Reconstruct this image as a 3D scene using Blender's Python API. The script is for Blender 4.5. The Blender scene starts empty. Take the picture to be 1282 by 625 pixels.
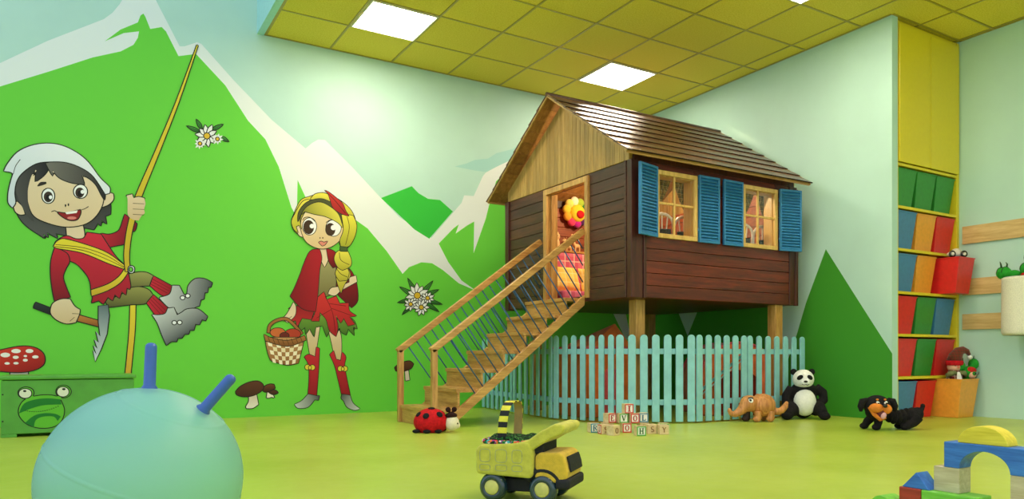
EXPOSURE = 0.42
WALLC = (186, 222, 209)
FLOORA = (166, 185, 58)
FLOORB = (186, 203, 82)
TILEA = (214, 192, 64)
TILEB = (238, 218, 94)
LAMP = 26.0
HOUSELAMP = 40.0
SKYC = (226, 240, 252)
SKYS = 0.92
BALLCOL = (150, 216, 212)
import bpy, math, random
from mathutils import Vector, Matrix, geometry
random.seed(7)
PI = math.pi
S = bpy.context.scene
COL = S.collection
S.view_settings.view_transform = 'Standard'
S.view_settings.look = 'None'
S.view_settings.gamma = 1.0
S.view_settings.use_curve_mapping = False
S.view_settings.exposure = EXPOSURE
S.cycles.use_denoising = True
S.cycles.max_bounces = 8
S.cycles.diffuse_bounces = 5

# ------------------------------------------------------------------ materials
def lin(c):
    out = []
    for v in c[:3]:
        v = v / 255.0
        out.append(v / 12.92 if v <= .04045 else ((v + .055) / 1.055) ** 2.4)
    return tuple(out) + (1.0,)

def base_mat(name, rough=.5, spec=.5, coat=0.0):
    m = bpy.data.materials.new(name); m.use_nodes = True
    nt = m.node_tree; b = nt.nodes['Principled BSDF']
    b.inputs['Roughness'].default_value = rough
    b.inputs['Specular IOR Level'].default_value = spec
    if coat:
        b.inputs['Coat Weight'].default_value = coat
        b.inputs['Coat Roughness'].default_value = .12
    return m, nt, b

def coords(nt, sc=(1, 1, 1), kind='Object'):
    tc = nt.nodes.new('ShaderNodeTexCoord'); mp = nt.nodes.new('ShaderNodeMapping')
    mp.inputs['Scale'].default_value = sc
    nt.links.new(tc.outputs[kind], mp.inputs['Vector'])
    return mp.outputs['Vector']

def bump(nt, b, height, strength, dist=.01):
    bp = nt.nodes.new('ShaderNodeBump'); bp.inputs['Strength'].default_value = strength
    bp.inputs['Distance'].default_value = dist
    nt.links.new(height, bp.inputs['Height']); nt.links.new(bp.outputs['Normal'], b.inputs['Normal'])

def noise(nt, vec, scale, detail=3.0, rough=.55, dist=0.0):
    n = nt.nodes.new('ShaderNodeTexNoise'); n.inputs['Scale'].default_value = scale
    n.inputs['Detail'].default_value = detail; n.inputs['Roughness'].default_value = rough
    n.inputs['Distortion'].default_value = dist
    nt.links.new(vec, n.inputs['Vector']); return n

def ramp(nt, fac, stops):
    r = nt.nodes.new('ShaderNodeValToRGB'); el = r.color_ramp.elements
    while len(el) < len(stops): el.new(.5)
    for e, (p, c) in zip(el, stops): e.position = p; e.color = lin(c)
    nt.links.new(fac, r.inputs['Fac']); return r.outputs['Color']

def mul_value(nt, col, fac, lo, hi):
    """multiply a colour by a value mapped from fac 0..1 to lo..hi"""
    mr = nt.nodes.new('ShaderNodeMapRange'); mr.inputs['To Min'].default_value = lo; mr.inputs['To Max'].default_value = hi
    nt.links.new(fac, mr.inputs['Value'])
    mx = nt.nodes.new('ShaderNodeMix'); mx.data_type = 'RGBA'; mx.blend_type = 'MULTIPLY'
    mx.inputs['Factor'].default_value = 1.0
    nt.links.new(col, mx.inputs['A']); nt.links.new(mr.outputs['Result'], mx.inputs['B'])
    return mx.outputs['Result']

def plain(name, c, rough=.5, spec=.5, var=.06, nscale=30, bmp=0.0, bscale=200, coat=0.0, metal=0.0, sheen=0.0):
    m, nt, b = base_mat(name, rough, spec, coat)
    v = coords(nt)
    n = noise(nt, v, nscale)
    lo = tuple(max(0, x * (1 - var)) for x in c); hi = tuple(min(255, x * (1 + var)) for x in c)
    nt.links.new(ramp(nt, n.outputs['Fac'], [(.3, lo), (.7, hi)]), b.inputs['Base Color'])
    b.inputs['Metallic'].default_value = metal
    if sheen: b.inputs['Sheen Weight'].default_value = sheen
    if bmp:
        n2 = noise(nt, v, bscale, 2.0); bump(nt, b, n2.outputs['Fac'], bmp)
    return m

def wood(name, c1, c2, axis='X', rough=.45, coat=0.0, island=.25, grain=26.0, bmp=.15, knots=.5):
    m, nt, b = base_mat(name, rough, .5, coat)
    sc = {'X': (.09, 1, 1), 'Y': (1, .09, 1), 'Z': (1, 1, .09)}[axis]
    geo = nt.nodes.new('ShaderNodeNewGeometry')
    tc = nt.nodes.new('ShaderNodeTexCoord')
    off = nt.nodes.new('ShaderNodeVectorMath'); off.operation = 'MULTIPLY_ADD'
    cmb = nt.nodes.new('ShaderNodeCombineXYZ')
    for k in range(3): nt.links.new(geo.outputs['Random Per Island'], cmb.inputs[k])
    off.inputs[1].default_value = (7.3, 9.1, 5.7)
    nt.links.new(cmb.outputs['Vector'], off.inputs[0]); nt.links.new(tc.outputs['Object'], off.inputs[2])
    mp = nt.nodes.new('ShaderNodeMapping'); mp.inputs['Scale'].default_value = sc
    nt.links.new(off.outputs['Vector'], mp.inputs['Vector'])
    n1 = noise(nt, mp.outputs['Vector'], grain, 6.0, .62, knots)
    n2 = noise(nt, mp.outputs['Vector'], grain * 5, 3.0, .6)
    mixf = nt.nodes.new('ShaderNodeMath'); mixf.operation = 'MULTIPLY_ADD'
    mixf.inputs[1].default_value = .3
    nt.links.new(n2.outputs['Fac'], mixf.inputs[0])
    sub = nt.nodes.new('ShaderNodeMath'); sub.operation = 'MULTIPLY'; sub.inputs[1].default_value = .7
    nt.links.new(n1.outputs['Fac'], sub.inputs[0]); nt.links.new(sub.outputs[0], mixf.inputs[2])
    col = ramp(nt, mixf.outputs[0], [(.34, c1), (.64, c2)])
    if island: col = mul_value(nt, col, geo.outputs['Random Per Island'], 1 - island, 1 + island * .6)
    nt.links.new(col, b.inputs['Base Color'])
    bump(nt, b, n1.outputs['Fac'], bmp, .004)
    return m

def plaid(name, ground, band1, band2, freq, rough=.9, axes=(0, 2)):
    m, nt, b = base_mat(name, rough, .2)
    b.inputs['Sheen Weight'].default_value = .3
    sx = nt.nodes.new('ShaderNodeSeparateXYZ'); nt.links.new(coords(nt), sx.inputs[0])
    def stripes(axis, f, thr):
        a = nt.nodes.new('ShaderNodeMath'); a.operation = 'MULTIPLY'; a.inputs[1].default_value = f
        nt.links.new(sx.outputs[axis], a.inputs[0])
        fr = nt.nodes.new('ShaderNodeMath'); fr.operation = 'FRACT'; nt.links.new(a.outputs[0], fr.inputs[0])
        lt = nt.nodes.new('ShaderNodeMath'); lt.operation = 'LESS_THAN'; lt.inputs[1].default_value = thr
        nt.links.new(fr.outputs[0], lt.inputs[0]); return lt.outputs[0]
    col = None
    cur = nt.nodes.new('ShaderNodeRGB'); cur.outputs[0].default_value = lin(ground); cur = cur.outputs[0]
    for ax, f, t, c, w in [(axes[0], freq, .5, band1, .5), (axes[1], freq, .5, band1, .5), (axes[0], freq, .12, band2, .7), (axes[1], freq, .12, band2, .7)]:
        mk = stripes(ax, f, t)
        mm = nt.nodes.new('ShaderNodeMath'); mm.operation = 'MULTIPLY'; mm.inputs[1].default_value = w
        nt.links.new(mk, mm.inputs[0])
        mx = nt.nodes.new('ShaderNodeMix'); mx.data_type = 'RGBA'
        nt.links.new(mm.outputs[0], mx.inputs['Factor']); nt.links.new(cur, mx.inputs['A']); mx.inputs['B'].default_value = lin(c)
        cur = mx.outputs['Result']
    nt.links.new(cur, b.inputs['Base Color'])
    return m

def emitter(name, c, strength):
    m, nt, b = base_mat(name, .4)
    b.inputs['Base Color'].default_value = (.8, .8, .8, 1)
    b.inputs['Emission Color'].default_value = lin(c); b.inputs['Emission Strength'].default_value = strength
    # slightly fainter bands between the tubes behind the diffuser
    sx = nt.nodes.new('ShaderNodeSeparateXYZ'); nt.links.new(coords(nt), sx.inputs[0])
    w = nt.nodes.new('ShaderNodeMath'); w.operation = 'SINE'
    a = nt.nodes.new('ShaderNodeMath'); a.operation = 'MULTIPLY'; a.inputs[1].default_value = 42.0
    nt.links.new(sx.outputs[1], a.inputs[0]); nt.links.new(a.outputs[0], w.inputs[0])
    mr = nt.nodes.new('ShaderNodeMapRange'); mr.inputs['From Min'].default_value = -1; mr.inputs['To Min'].default_value = strength * .85
    mr.inputs['To Max'].default_value = strength
    nt.links.new(w.outputs[0], mr.inputs['Value']); nt.links.new(mr.outputs['Result'], b.inputs['Emission Strength'])
    return m

def paint_material():
    m, nt, b = base_mat('wall_paint_artwork', .6, .3)
    at = nt.nodes.new('ShaderNodeAttribute'); at.attribute_name = 'Col'
    nt.links.new(at.outputs['Color'], b.inputs['Base Color'])
    return m

M = {}
M['paint'] = paint_material()
M['wall'] = plain('wall_pale_mint_paint', WALLC, .55, .3, .012, 3, .02, 260)
M['recess_wall'] = M['wall']
M['floor'] = None
def floor_material():
    m, nt, b = base_mat('lime_vinyl_floor', .3, .45)
    v = coords(nt)
    n = noise(nt, v, 1.6, 5.0, .6); n2 = noise(nt, v, 14, 4.0, .6)
    col = ramp(nt, n.outputs['Fac'], [(.3, FLOORA), (.7, FLOORB)])
    col = mul_value(nt, col, n2.outputs['Fac'], .93, 1.06)
    nt.links.new(col, b.inputs['Base Color'])
    mr = nt.nodes.new('ShaderNodeMapRange'); mr.inputs['To Min'].default_value = .24; mr.inputs['To Max'].default_value = .42
    nt.links.new(n2.outputs['Fac'], mr.inputs['Value']); nt.links.new(mr.outputs['Result'], b.inputs['Roughness'])
    bump(nt, b, n2.outputs['Fac'], .05, .01)
    return m
M['floor'] = floor_material()
def tile_material():
    m, nt, b = base_mat('mustard_ceiling_tile', .85, .2)
    v = coords(nt)
    n = noise(nt, v, 95, 3.0, .7)
    col = ramp(nt, n.outputs['Fac'], [(.35, TILEA), (.62, TILEB)])
    geo = nt.nodes.new('ShaderNodeNewGeometry')
    col = mul_value(nt, col, geo.outputs['Random Per Island'], .95, 1.05)
    nt.links.new(col, b.inputs['Base Color']); bump(nt, b, n.outputs['Fac'], .35, .006)
    return m
M['tile'] = tile_material()
M['tbar'] = plain('ceiling_grid_bar', (172, 152, 50), .35, .5, .03)
M['fascia'] = plain('ceiling_drop_paint', (170, 222, 226), .5, .3, .02)
M['lamp'] = emitter('lamp_diffuser', (255, 240, 218), LAMP)
M['lampframe'] = plain('lamp_frame', (225, 222, 200), .4)
M['oak'] = wood('oak_x', (160, 106, 46), (224, 174, 96), 'X', .4, .15, .14)
M['oak_y'] = wood('oak_y', (160, 106, 46), (224, 174, 96), 'Y', .4, .15, .14)
M['oak_z'] = wood('oak_z', (160, 106, 46), (224, 174, 96), 'Z', .4, .15, .14)
M['pine_z'] = wood('pine_planks', (148, 112, 52), (196, 158, 88), 'Z', .5, 0, .22, 30)
M['soffit'] = wood('soffit_planks', (128, 84, 42), (176, 124, 68), 'Y', .5, 0, .22)
M['mahog_x'] = wood('mahogany_x', (54, 15, 9), (122, 44, 26), 'X', .42, .08, .3)
M['mahog_y'] = wood('mahogany_y', (46, 21, 14), (100, 56, 38), 'Y', .48, .05, .28)
M['mahog_z'] = wood('mahogany_z', (46, 16, 11), (92, 40, 27), 'Z', .42, .08, .25)
M['shingle'] = wood('roof_shingle', (56, 33, 23), (112, 74, 52), 'Y', .34, .2, .3, 22)
M['shingle_end_shade'] = plain('shingle_row_shade', (34, 20, 14), .7, .2)  # shadow line between shingle rows, painted dark on the lower end faces
M['plank_y'] = wood('light_plank', (196, 156, 92), (230, 200, 138), 'Y', .45, .05, .1)
M['inside'] = wood('inner_panelling', (118, 52, 30), (172, 88, 50), 'X', .5, 0, .25)
M['frame_wood'] = wood('window_frame_wood', (196, 150, 72), (232, 192, 112), 'Z', .4, .15, .1)
M['shutter'] = plain('shutter_blue_paint', (44, 118, 170), .4, .5, .05, 20)
M['steel_blue'] = plain('rod_blue_steel', (34, 88, 138), .35, .6, .05)
M['fence'] = plain('fence_aqua_paint', (140, 200, 204), .5, .4, .04, 12, .05)
M['glass'] = None
def glass_material():
    m = bpy.data.materials.new('thin_window_glass'); m.use_nodes = True; nt = m.node_tree; nt.nodes.clear()
    o = nt.nodes.new('ShaderNodeOutputMaterial'); mx = nt.nodes.new('ShaderNodeMixShader')
    t = nt.nodes.new('ShaderNodeBsdfTransparent'); g = nt.nodes.new('ShaderNodeBsdfGlossy')
    g.inputs['Roughness'].default_value = .03
    f = nt.nodes.new('ShaderNodeFresnel'); f.inputs['IOR'].default_value = 1.25
    nt.links.new(f.outputs[0], mx.inputs[0]); nt.links.new(t.outputs[0], mx.inputs[1]); nt.links.new(g.outputs[0], mx.inputs[2])
    nt.links.new(mx.outputs[0], o.inputs['Surface']); return m
M['glass'] = glass_material()
M['yellow'] = plain('cupboard_yellow_laminate', (230, 208, 40), .4, .5, .008)
M['black'] = plain('black_plush', (26, 24, 26), .85, .2, .25, 60, .3, 300)
M['white'] = plain('white_plush', (238, 238, 230), .85, .2, .03, 60, .2, 300)
M['gloss_black'] = plain('black_gloss', (18, 18, 20), .15, .6, .1)
M['cream'] = plain('cream_plush', (232, 222, 190), .8, .2, .03, 60, .2, 300)
M['red'] = plain('red_plush', (196, 20, 28), .8, .2, .1, 60, .3, 300)

# ------------------------------------------------------------------ mesh builder
ORG = {}
class MB:
    def __init__(s): s.v = []; s.f = []; s.mi = []; s.sm = []
    def add(s, verts, faces, mi=0, sm=False, T=None):
        o = len(s.v)
        for p in verts:
            p = Vector(p); s.v.append(T @ p if T else p)
        for f in faces: s.f.append([i + o for i in f]); s.mi.append(mi); s.sm.append(sm)
        return s
    def box(s, x0, x1, y0, y1, z0, z1, mi=0, T=None):
        V = [(x0,y0,z0),(x1,y0,z0),(x1,y1,z0),(x0,y1,z0),(x0,y0,z1),(x1,y0,z1),(x1,y1,z1),(x0,y1,z1)]
        return s.add(V, [(3,2,1,0),(4,5,6,7),(0,1,5,4),(1,2,6,5),(2,3,7,6),(3,0,4,7)], mi, False, T)
    def bar(s, a, b, w, h, up=(0,0,1), mi=0):
        """box along a->b, w across, h in the up-ish direction"""
        a = Vector(a); b = Vector(b); d = (b - a).normalized(); up = Vector(up)
        side = d.cross(up).normalized(); u2 = side.cross(d).normalized()
        V = []
        for p in (a, b):
            for i, j in ((-1,-1),(1,-1),(1,1),(-1,1)): V.append(p + side * (w/2*i) + u2 * (h/2*j))
        return s.add(V, [(3,2,1,0),(4,5,6,7),(0,1,5,4),(1,2,6,5),(2,3,7,6),(3,0,4,7)], mi)
    def prism(s, pts, fn, t0, t1, mi=0):
        """pts: 2D polygon; fn(u,v,t)->3D; between t0 and t1"""
        n = len(pts)
        V = [fn(u, v, t0) for u, v in pts] + [fn(u, v, t1) for u, v in pts]
        F = [tuple(range(n - 1, -1, -1)), tuple(range(n, 2 * n))]
        for i in range(n): F.append((i, (i + 1) % n, n + (i + 1) % n, n + i))
        return s.add(V, F, mi)
    def tube(s, pts, radii, n=12, mi=0, cap=True, sm=True):
        pts = [Vector(p) for p in pts]
        if not isinstance(radii, (list, tuple)): radii = [radii] * len(pts)
        V = []; F = []; prev = None
        for i, p in enumerate(pts):
            d = (pts[min(i+1, len(pts)-1)] - pts[max(i-1, 0)]).normalized()
            if prev is None:
                a = Vector((0,0,1)) if abs(d.z) < .9 else Vector((1,0,0))
                x = d.cross(a).normalized()
            else:
                x = (prev - d * prev.dot(d)).normalized()
            prev = x; y = d.cross(x)
            for k in range(n):
                t = 2*PI*k/n; V.append(p + (x*math.cos(t) + y*math.sin(t)) * radii[i])
        for i in range(len(pts)-1):
            for k in range(n):
                F.append((i*n+k, i*n+(k+1)%n, (i+1)*n+(k+1)%n, (i+1)*n+k))
        if cap: F.append(tuple(range(n-1,-1,-1))); F.append(tuple(range((len(pts)-1)*n, len(pts)*n)))
        return s.add(V, F, mi, sm)
    def lathe(s, prof, n=32, mi=0, T=None, sm=True):
        V = []; F = []
        for r, z in prof:
            for k in range(n): V.append((r*math.cos(2*PI*k/n), r*math.sin(2*PI*k/n), z))
        m = len(prof)
        for i in range(m-1):
            for k in range(n): F.append((i*n+k, i*n+(k+1)%n, (i+1)*n+(k+1)%n, (i+1)*n+k))
        if prof[0][0] > 1e-6: F.append(tuple(range(n-1,-1,-1)))
        if prof[-1][0] > 1e-6: F.append(tuple(range((m-1)*n, m*n)))
        return s.add(V, F, mi, sm, T)
    def ell(s, c, r, mi=0, rot=None, nu=20, nv=12):
        if not isinstance(r, (tuple, list)): r = (r, r, r)
        R = (rot.to_matrix().to_4x4() if hasattr(rot, 'to_matrix') else rot) if rot else Matrix()
        T = Matrix.Translation(Vector(c)) @ R @ Matrix.Diagonal((r[0], r[1], r[2], 1))
        V = [(0,0,1)]; F = []
        for i in range(1, nv):
            a = PI*i/nv
            for k in range(nu): V.append((math.sin(a)*math.cos(2*PI*k/nu), math.sin(a)*math.sin(2*PI*k/nu), math.cos(a)))
        V.append((0,0,-1)); L = len(V)-1
        for k in range(nu): F.append((0, 1+k, 1+(k+1)%nu)); F.append((L, 1+(nv-2)*nu+(k+1)%nu, 1+(nv-2)*nu+k))
        for i in range(nv-2):
            for k in range(nu):
                a = 1+i*nu; F.append((a+k, a+nu+k, a+nu+(k+1)%nu, a+(k+1)%nu))
        return s.add(V, F, mi, True, T)
    def build(s, name, mats, parent=None, bevel=0, seg=2, remesh=0, smooth=0, subsurf=0, cols=None, local=False):
        if not isinstance(mats, (list, tuple)): mats = [mats]
        off = Vector((0,0,0))
        if parent is not None: off = ORG[parent.name]
        elif not local:
            xs = [p.x for p in s.v]; ys = [p.y for p in s.v]; zs = [p.z for p in s.v]
            off = Vector(((min(xs)+max(xs))/2, (min(ys)+max(ys))/2, min(zs)))
        me = bpy.data.meshes.new(name)
        me.from_pydata([tuple(p - off) for p in s.v], [], s.f)
        for m in mats: me.materials.append(m)
        me.polygons.foreach_set('material_index', s.mi); me.polygons.foreach_set('use_smooth', s.sm)
        me.update()
        o = bpy.data.objects.new(name, me); COL.objects.link(o)
        if parent is not None: o.parent = parent
        else: o.location = off
        ORG[o.name] = off
        if remesh:
            r = o.modifiers.new('fuse', 'REMESH'); r.mode = 'VOXEL'; r.voxel_size = remesh; r.use_smooth_shade = True
            if smooth:
                k = o.modifiers.new('soften', 'SMOOTH'); k.iterations = smooth; k.factor = .5
        if subsurf:
            k = o.modifiers.new('round', 'SUBSURF'); k.levels = subsurf; k.render_levels = subsurf
        if bevel:
            k = o.modifiers.new('edge', 'BEVEL'); k.width = bevel; k.segments = seg; k.limit_method = 'ANGLE'; k.angle_limit = .6
            k.harden_normals = False
        return o

def tag(o, label, cat, group=None):
    o['label'] = label; o['category'] = cat
    if group: o['group'] = group
    return o
def thing(name, label, cat, loc=(0,0,0), rz=0, group=None, local=False):
    o = bpy.data.objects.new(name, None); COL.objects.link(o); o.empty_display_size = .05
    o.location = loc; o.rotation_euler = (0,0,rz)
    ORG[o.name] = Vector((0,0,0)) if local else Vector(loc)
    return tag(o, label, cat, group)
def struct(o): o['kind'] = 'structure'; return o
def copy_tree(o, parent=None):
    c = o.copy(); COL.objects.link(c)
    if parent: c.parent = parent
    for ch in list(o.children): copy_tree(ch, c)
    return c
def bx(name, dims, mat, parent, bevel=.002):
    return MB().box(*dims).build(name, mat, parent, bevel)

# ------------------------------------------------------------------ painted flat shapes
def smooth_loop(pts, sm):
    n = len(pts); P_ = [Vector((a, b)) for a, b in pts]
    if not sm: return P_
    out = []
    corner = []
    for i in range(n):
        a = P_[i]-P_[i-1]; b = P_[(i+1)%n]-P_[i]
        corner.append(a.length > 0 and b.length > 0 and a.angle(b, 0) > .95)
    for i in range(n):
        p0, p1, p2, p3 = P_[i-1], P_[i], P_[(i+1)%n], P_[(i+2)%n]
        t1 = (p2-p1)*.5 if corner[i] else (p2-p0)*.5
        t2 = (p2-p1)*.5 if corner[(i+1)%n] else (p3-p1)*.5
        L = (p2-p1).length
        for t in (t1, t2):
            if t.length > L * 1.2: t *= L * 1.2 / t.length
        k = 4 if L > .02 else 2
        for j in range(k):
            u = j/k; u2 = u*u; u3 = u2*u
            out.append(p1*(2*u3-3*u2+1) + t1*(u3-2*u2+u) + p2*(-2*u3+3*u2) + t2*(u3-u2))
    return out
def flat_art(name, polys, fn, parent, line_w=.0048, step=.00007, base=.001, seq=None):
    """polys -> one coloured mesh; fn(u,v,h) places a wall point raised by h"""
    V = []; F = []; C = []
    for h, (pts, c1, c2, d, ol, sm) in polys:
        lp = smooth_loop(pts, sm)
        ar = sum(lp[i-1].x*lp[i].y - lp[i].x*lp[i-1].y for i in range(len(lp)))
        if ar < 0: lp.reverse()
        hh = base + h * step
        dd = Vector(d); dd = dd.normalized() if dd.length else Vector((0,1))
        pr = [p.dot(dd) for p in lp]; lo, hi = min(pr), max(pr)
        a, b = lin(c1), lin(c2 or c1)
        if ol:
            n = len(lp); w = line_w
            ring = []
            for i in range(n):
                t = (lp[(i+1)%n]-lp[i-1]); t = t.normalized() if t.length else Vector((1,0))
                ring.append(lp[i] + Vector((t.y, -t.x)) * w)
            tri = geometry.tessellate_polygon([[Vector((p.x,p.y,0)) for p in ring]])
            o = len(V)
            V += [fn(p.x, p.y, hh - step*.5) for p in ring]; C += [lin((28,30,22))]*n
            F += [tuple(i+o for i in t) for t in tri]
        tris = [[lp[i] for i in t] for t in geometry.tessellate_polygon([[Vector((p.x,p.y,0)) for p in lp]])]
        if c2:  # split so the printed gradient stays smooth
            for _ in range(3):
                nt_ = []
                for t in tris:
                    if max((t[i]-t[i-1]).length for i in range(3)) > .06:
                        m_ = [(t[i]+t[(i+1)%3])/2 for i in range(3)]
                        nt_ += [[t[0],m_[0],m_[2]],[m_[0],t[1],m_[1]],[m_[2],m_[1],t[2]],[m_[0],m_[1],m_[2]]]
                    else: nt_.append(t)
                tris = nt_
        for t in tris:
            o = len(V); cr = (t[1]-t[0]).x*(t[2]-t[0]).y - (t[1]-t[0]).y*(t[2]-t[0]).x
            if cr < 0: t = [t[0], t[2], t[1]]
            for p in t:
                k = (p.dot(dd)-lo)/(hi-lo) if hi > lo else 0
                V.append(fn(p.x, p.y, hh)); C.append(tuple(b[j]*k+a[j]*(1-k) for j in range(4)) if c2 else a)
            F.append((o, o+1, o+2))
    mb = MB(); mb.add(V, F)
    ob = mb.build(name, M['paint'], parent)
    me = ob.data; at = me.color_attributes.new('Col', 'FLOAT_COLOR', 'POINT')
    for i, c in enumerate(C): at.data[i].color = c
    return ob
LAND=[
('B',[(-1.61,1.868),(-0.508,2.787),(-0.205,3.026),(0.171,3.286),(0.232,3.353),(0.283,3.437),(0.398,3.698),(0.485,3.721),(0.544,3.536),(0.724,3.187),(0.761,3.195),(0.857,3.251),(0.892,3.245),(1.148,2.985),(1.471,2.686),(1.771,2.47),(1.832,2.531),(1.887,2.571),(1.95,2.575),(2.2,2.361),(2.491,2.092),(2.679,1.923),(3.018,1.745),(3.263,2.032),(3.354,2.139),(3.383,2.22),(3.493,2.225),(3.602,2.45),(3.634,2.488),(3.923,2.667),(4.244,2.905),(4.557,3.205),(4.773,2.876),(5.224,2.473),(5.799,1.958),(5.799,0),(3.559,0),(-1.61,0)],(232, 238, 234)),
('B',[(2.491,2.092),(2.809,2.246),(2.88,2.184),(2.982,2.139),(3.113,2.141),(3.256,2.038),(2.995,1.735),(2.838,1.814)],(52, 190, 60)),
('B',[(3.272,2.505),(3.415,2.558),(3.508,2.607),(3.662,2.642),(3.761,2.714),(3.958,2.786),(4.041,2.857),(4.091,2.778),(3.923,2.658),(3.634,2.496),(3.508,2.494)],(165, 214, 206)),
('B',[(-1.61,1.829),(-0.508,2.608),(-0.205,2.781),(0.094,2.958),(0.289,3.049),(0.38,3.123),(0.412,3.188),(0.421,3.244),(0.312,3.205),(0.177,3.107),(0.289,3.229),(0.412,3.316),(0.432,3.379),(0.453,3.4),(0.467,3.377),(0.503,3.283),(0.588,3.319),(0.62,3.29),(0.715,3.101),(0.85,3.149),(1.083,2.923),(1.27,2.645),(1.417,2.501),(1.533,2.268),(1.645,1.909),(1.692,1.826),(1.699,2.17),(1.774,2.012),(1.972,1.914),(2.223,1.863),(2.356,1.783),(2.548,1.577),(2.712,1.363),(2.779,1.433),(2.909,1.49),(3.025,1.489),(3.142,1.428),(3.323,1.3),(3.523,1.231),(3.354,1.33),(3.203,1.514),(3.098,1.695),(3.263,1.865),(3.323,1.912),(3.287,1.813),(3.415,1.907),(3.499,1.958),(3.492,1.624),(3.634,2),(3.672,2.14),(3.758,2.413),(3.992,2.633),(4.451,2.562),(4.828,2.153),(5.166,1.533),(5.27,1.116),(5.494,0.743),(5.578,0.744),(5.482,1.123),(5.799,1.474),(5.799,0),(3.942,0),(1.898,0),(1.089,0),(-1.61,0)],(108, 210, 64)),
('R',[(7.161,0),(7.161,1.959),(6.951,1.694),(6.763,1.384),(6.567,1.048),(6.406,0.769),(6.249,1.033),(6.097,1.288),(5.737,1.775),(5.456,1.412),(5.202,1.03),(4.991,0.475),(4.875,0.737),(4.762,1.045),(4.536,1.532),(4.19,1.033),(3.863,0.567),(3.863,0),(4.158,-0),(4.509,0)],(64, 150, 42)),
]
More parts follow.
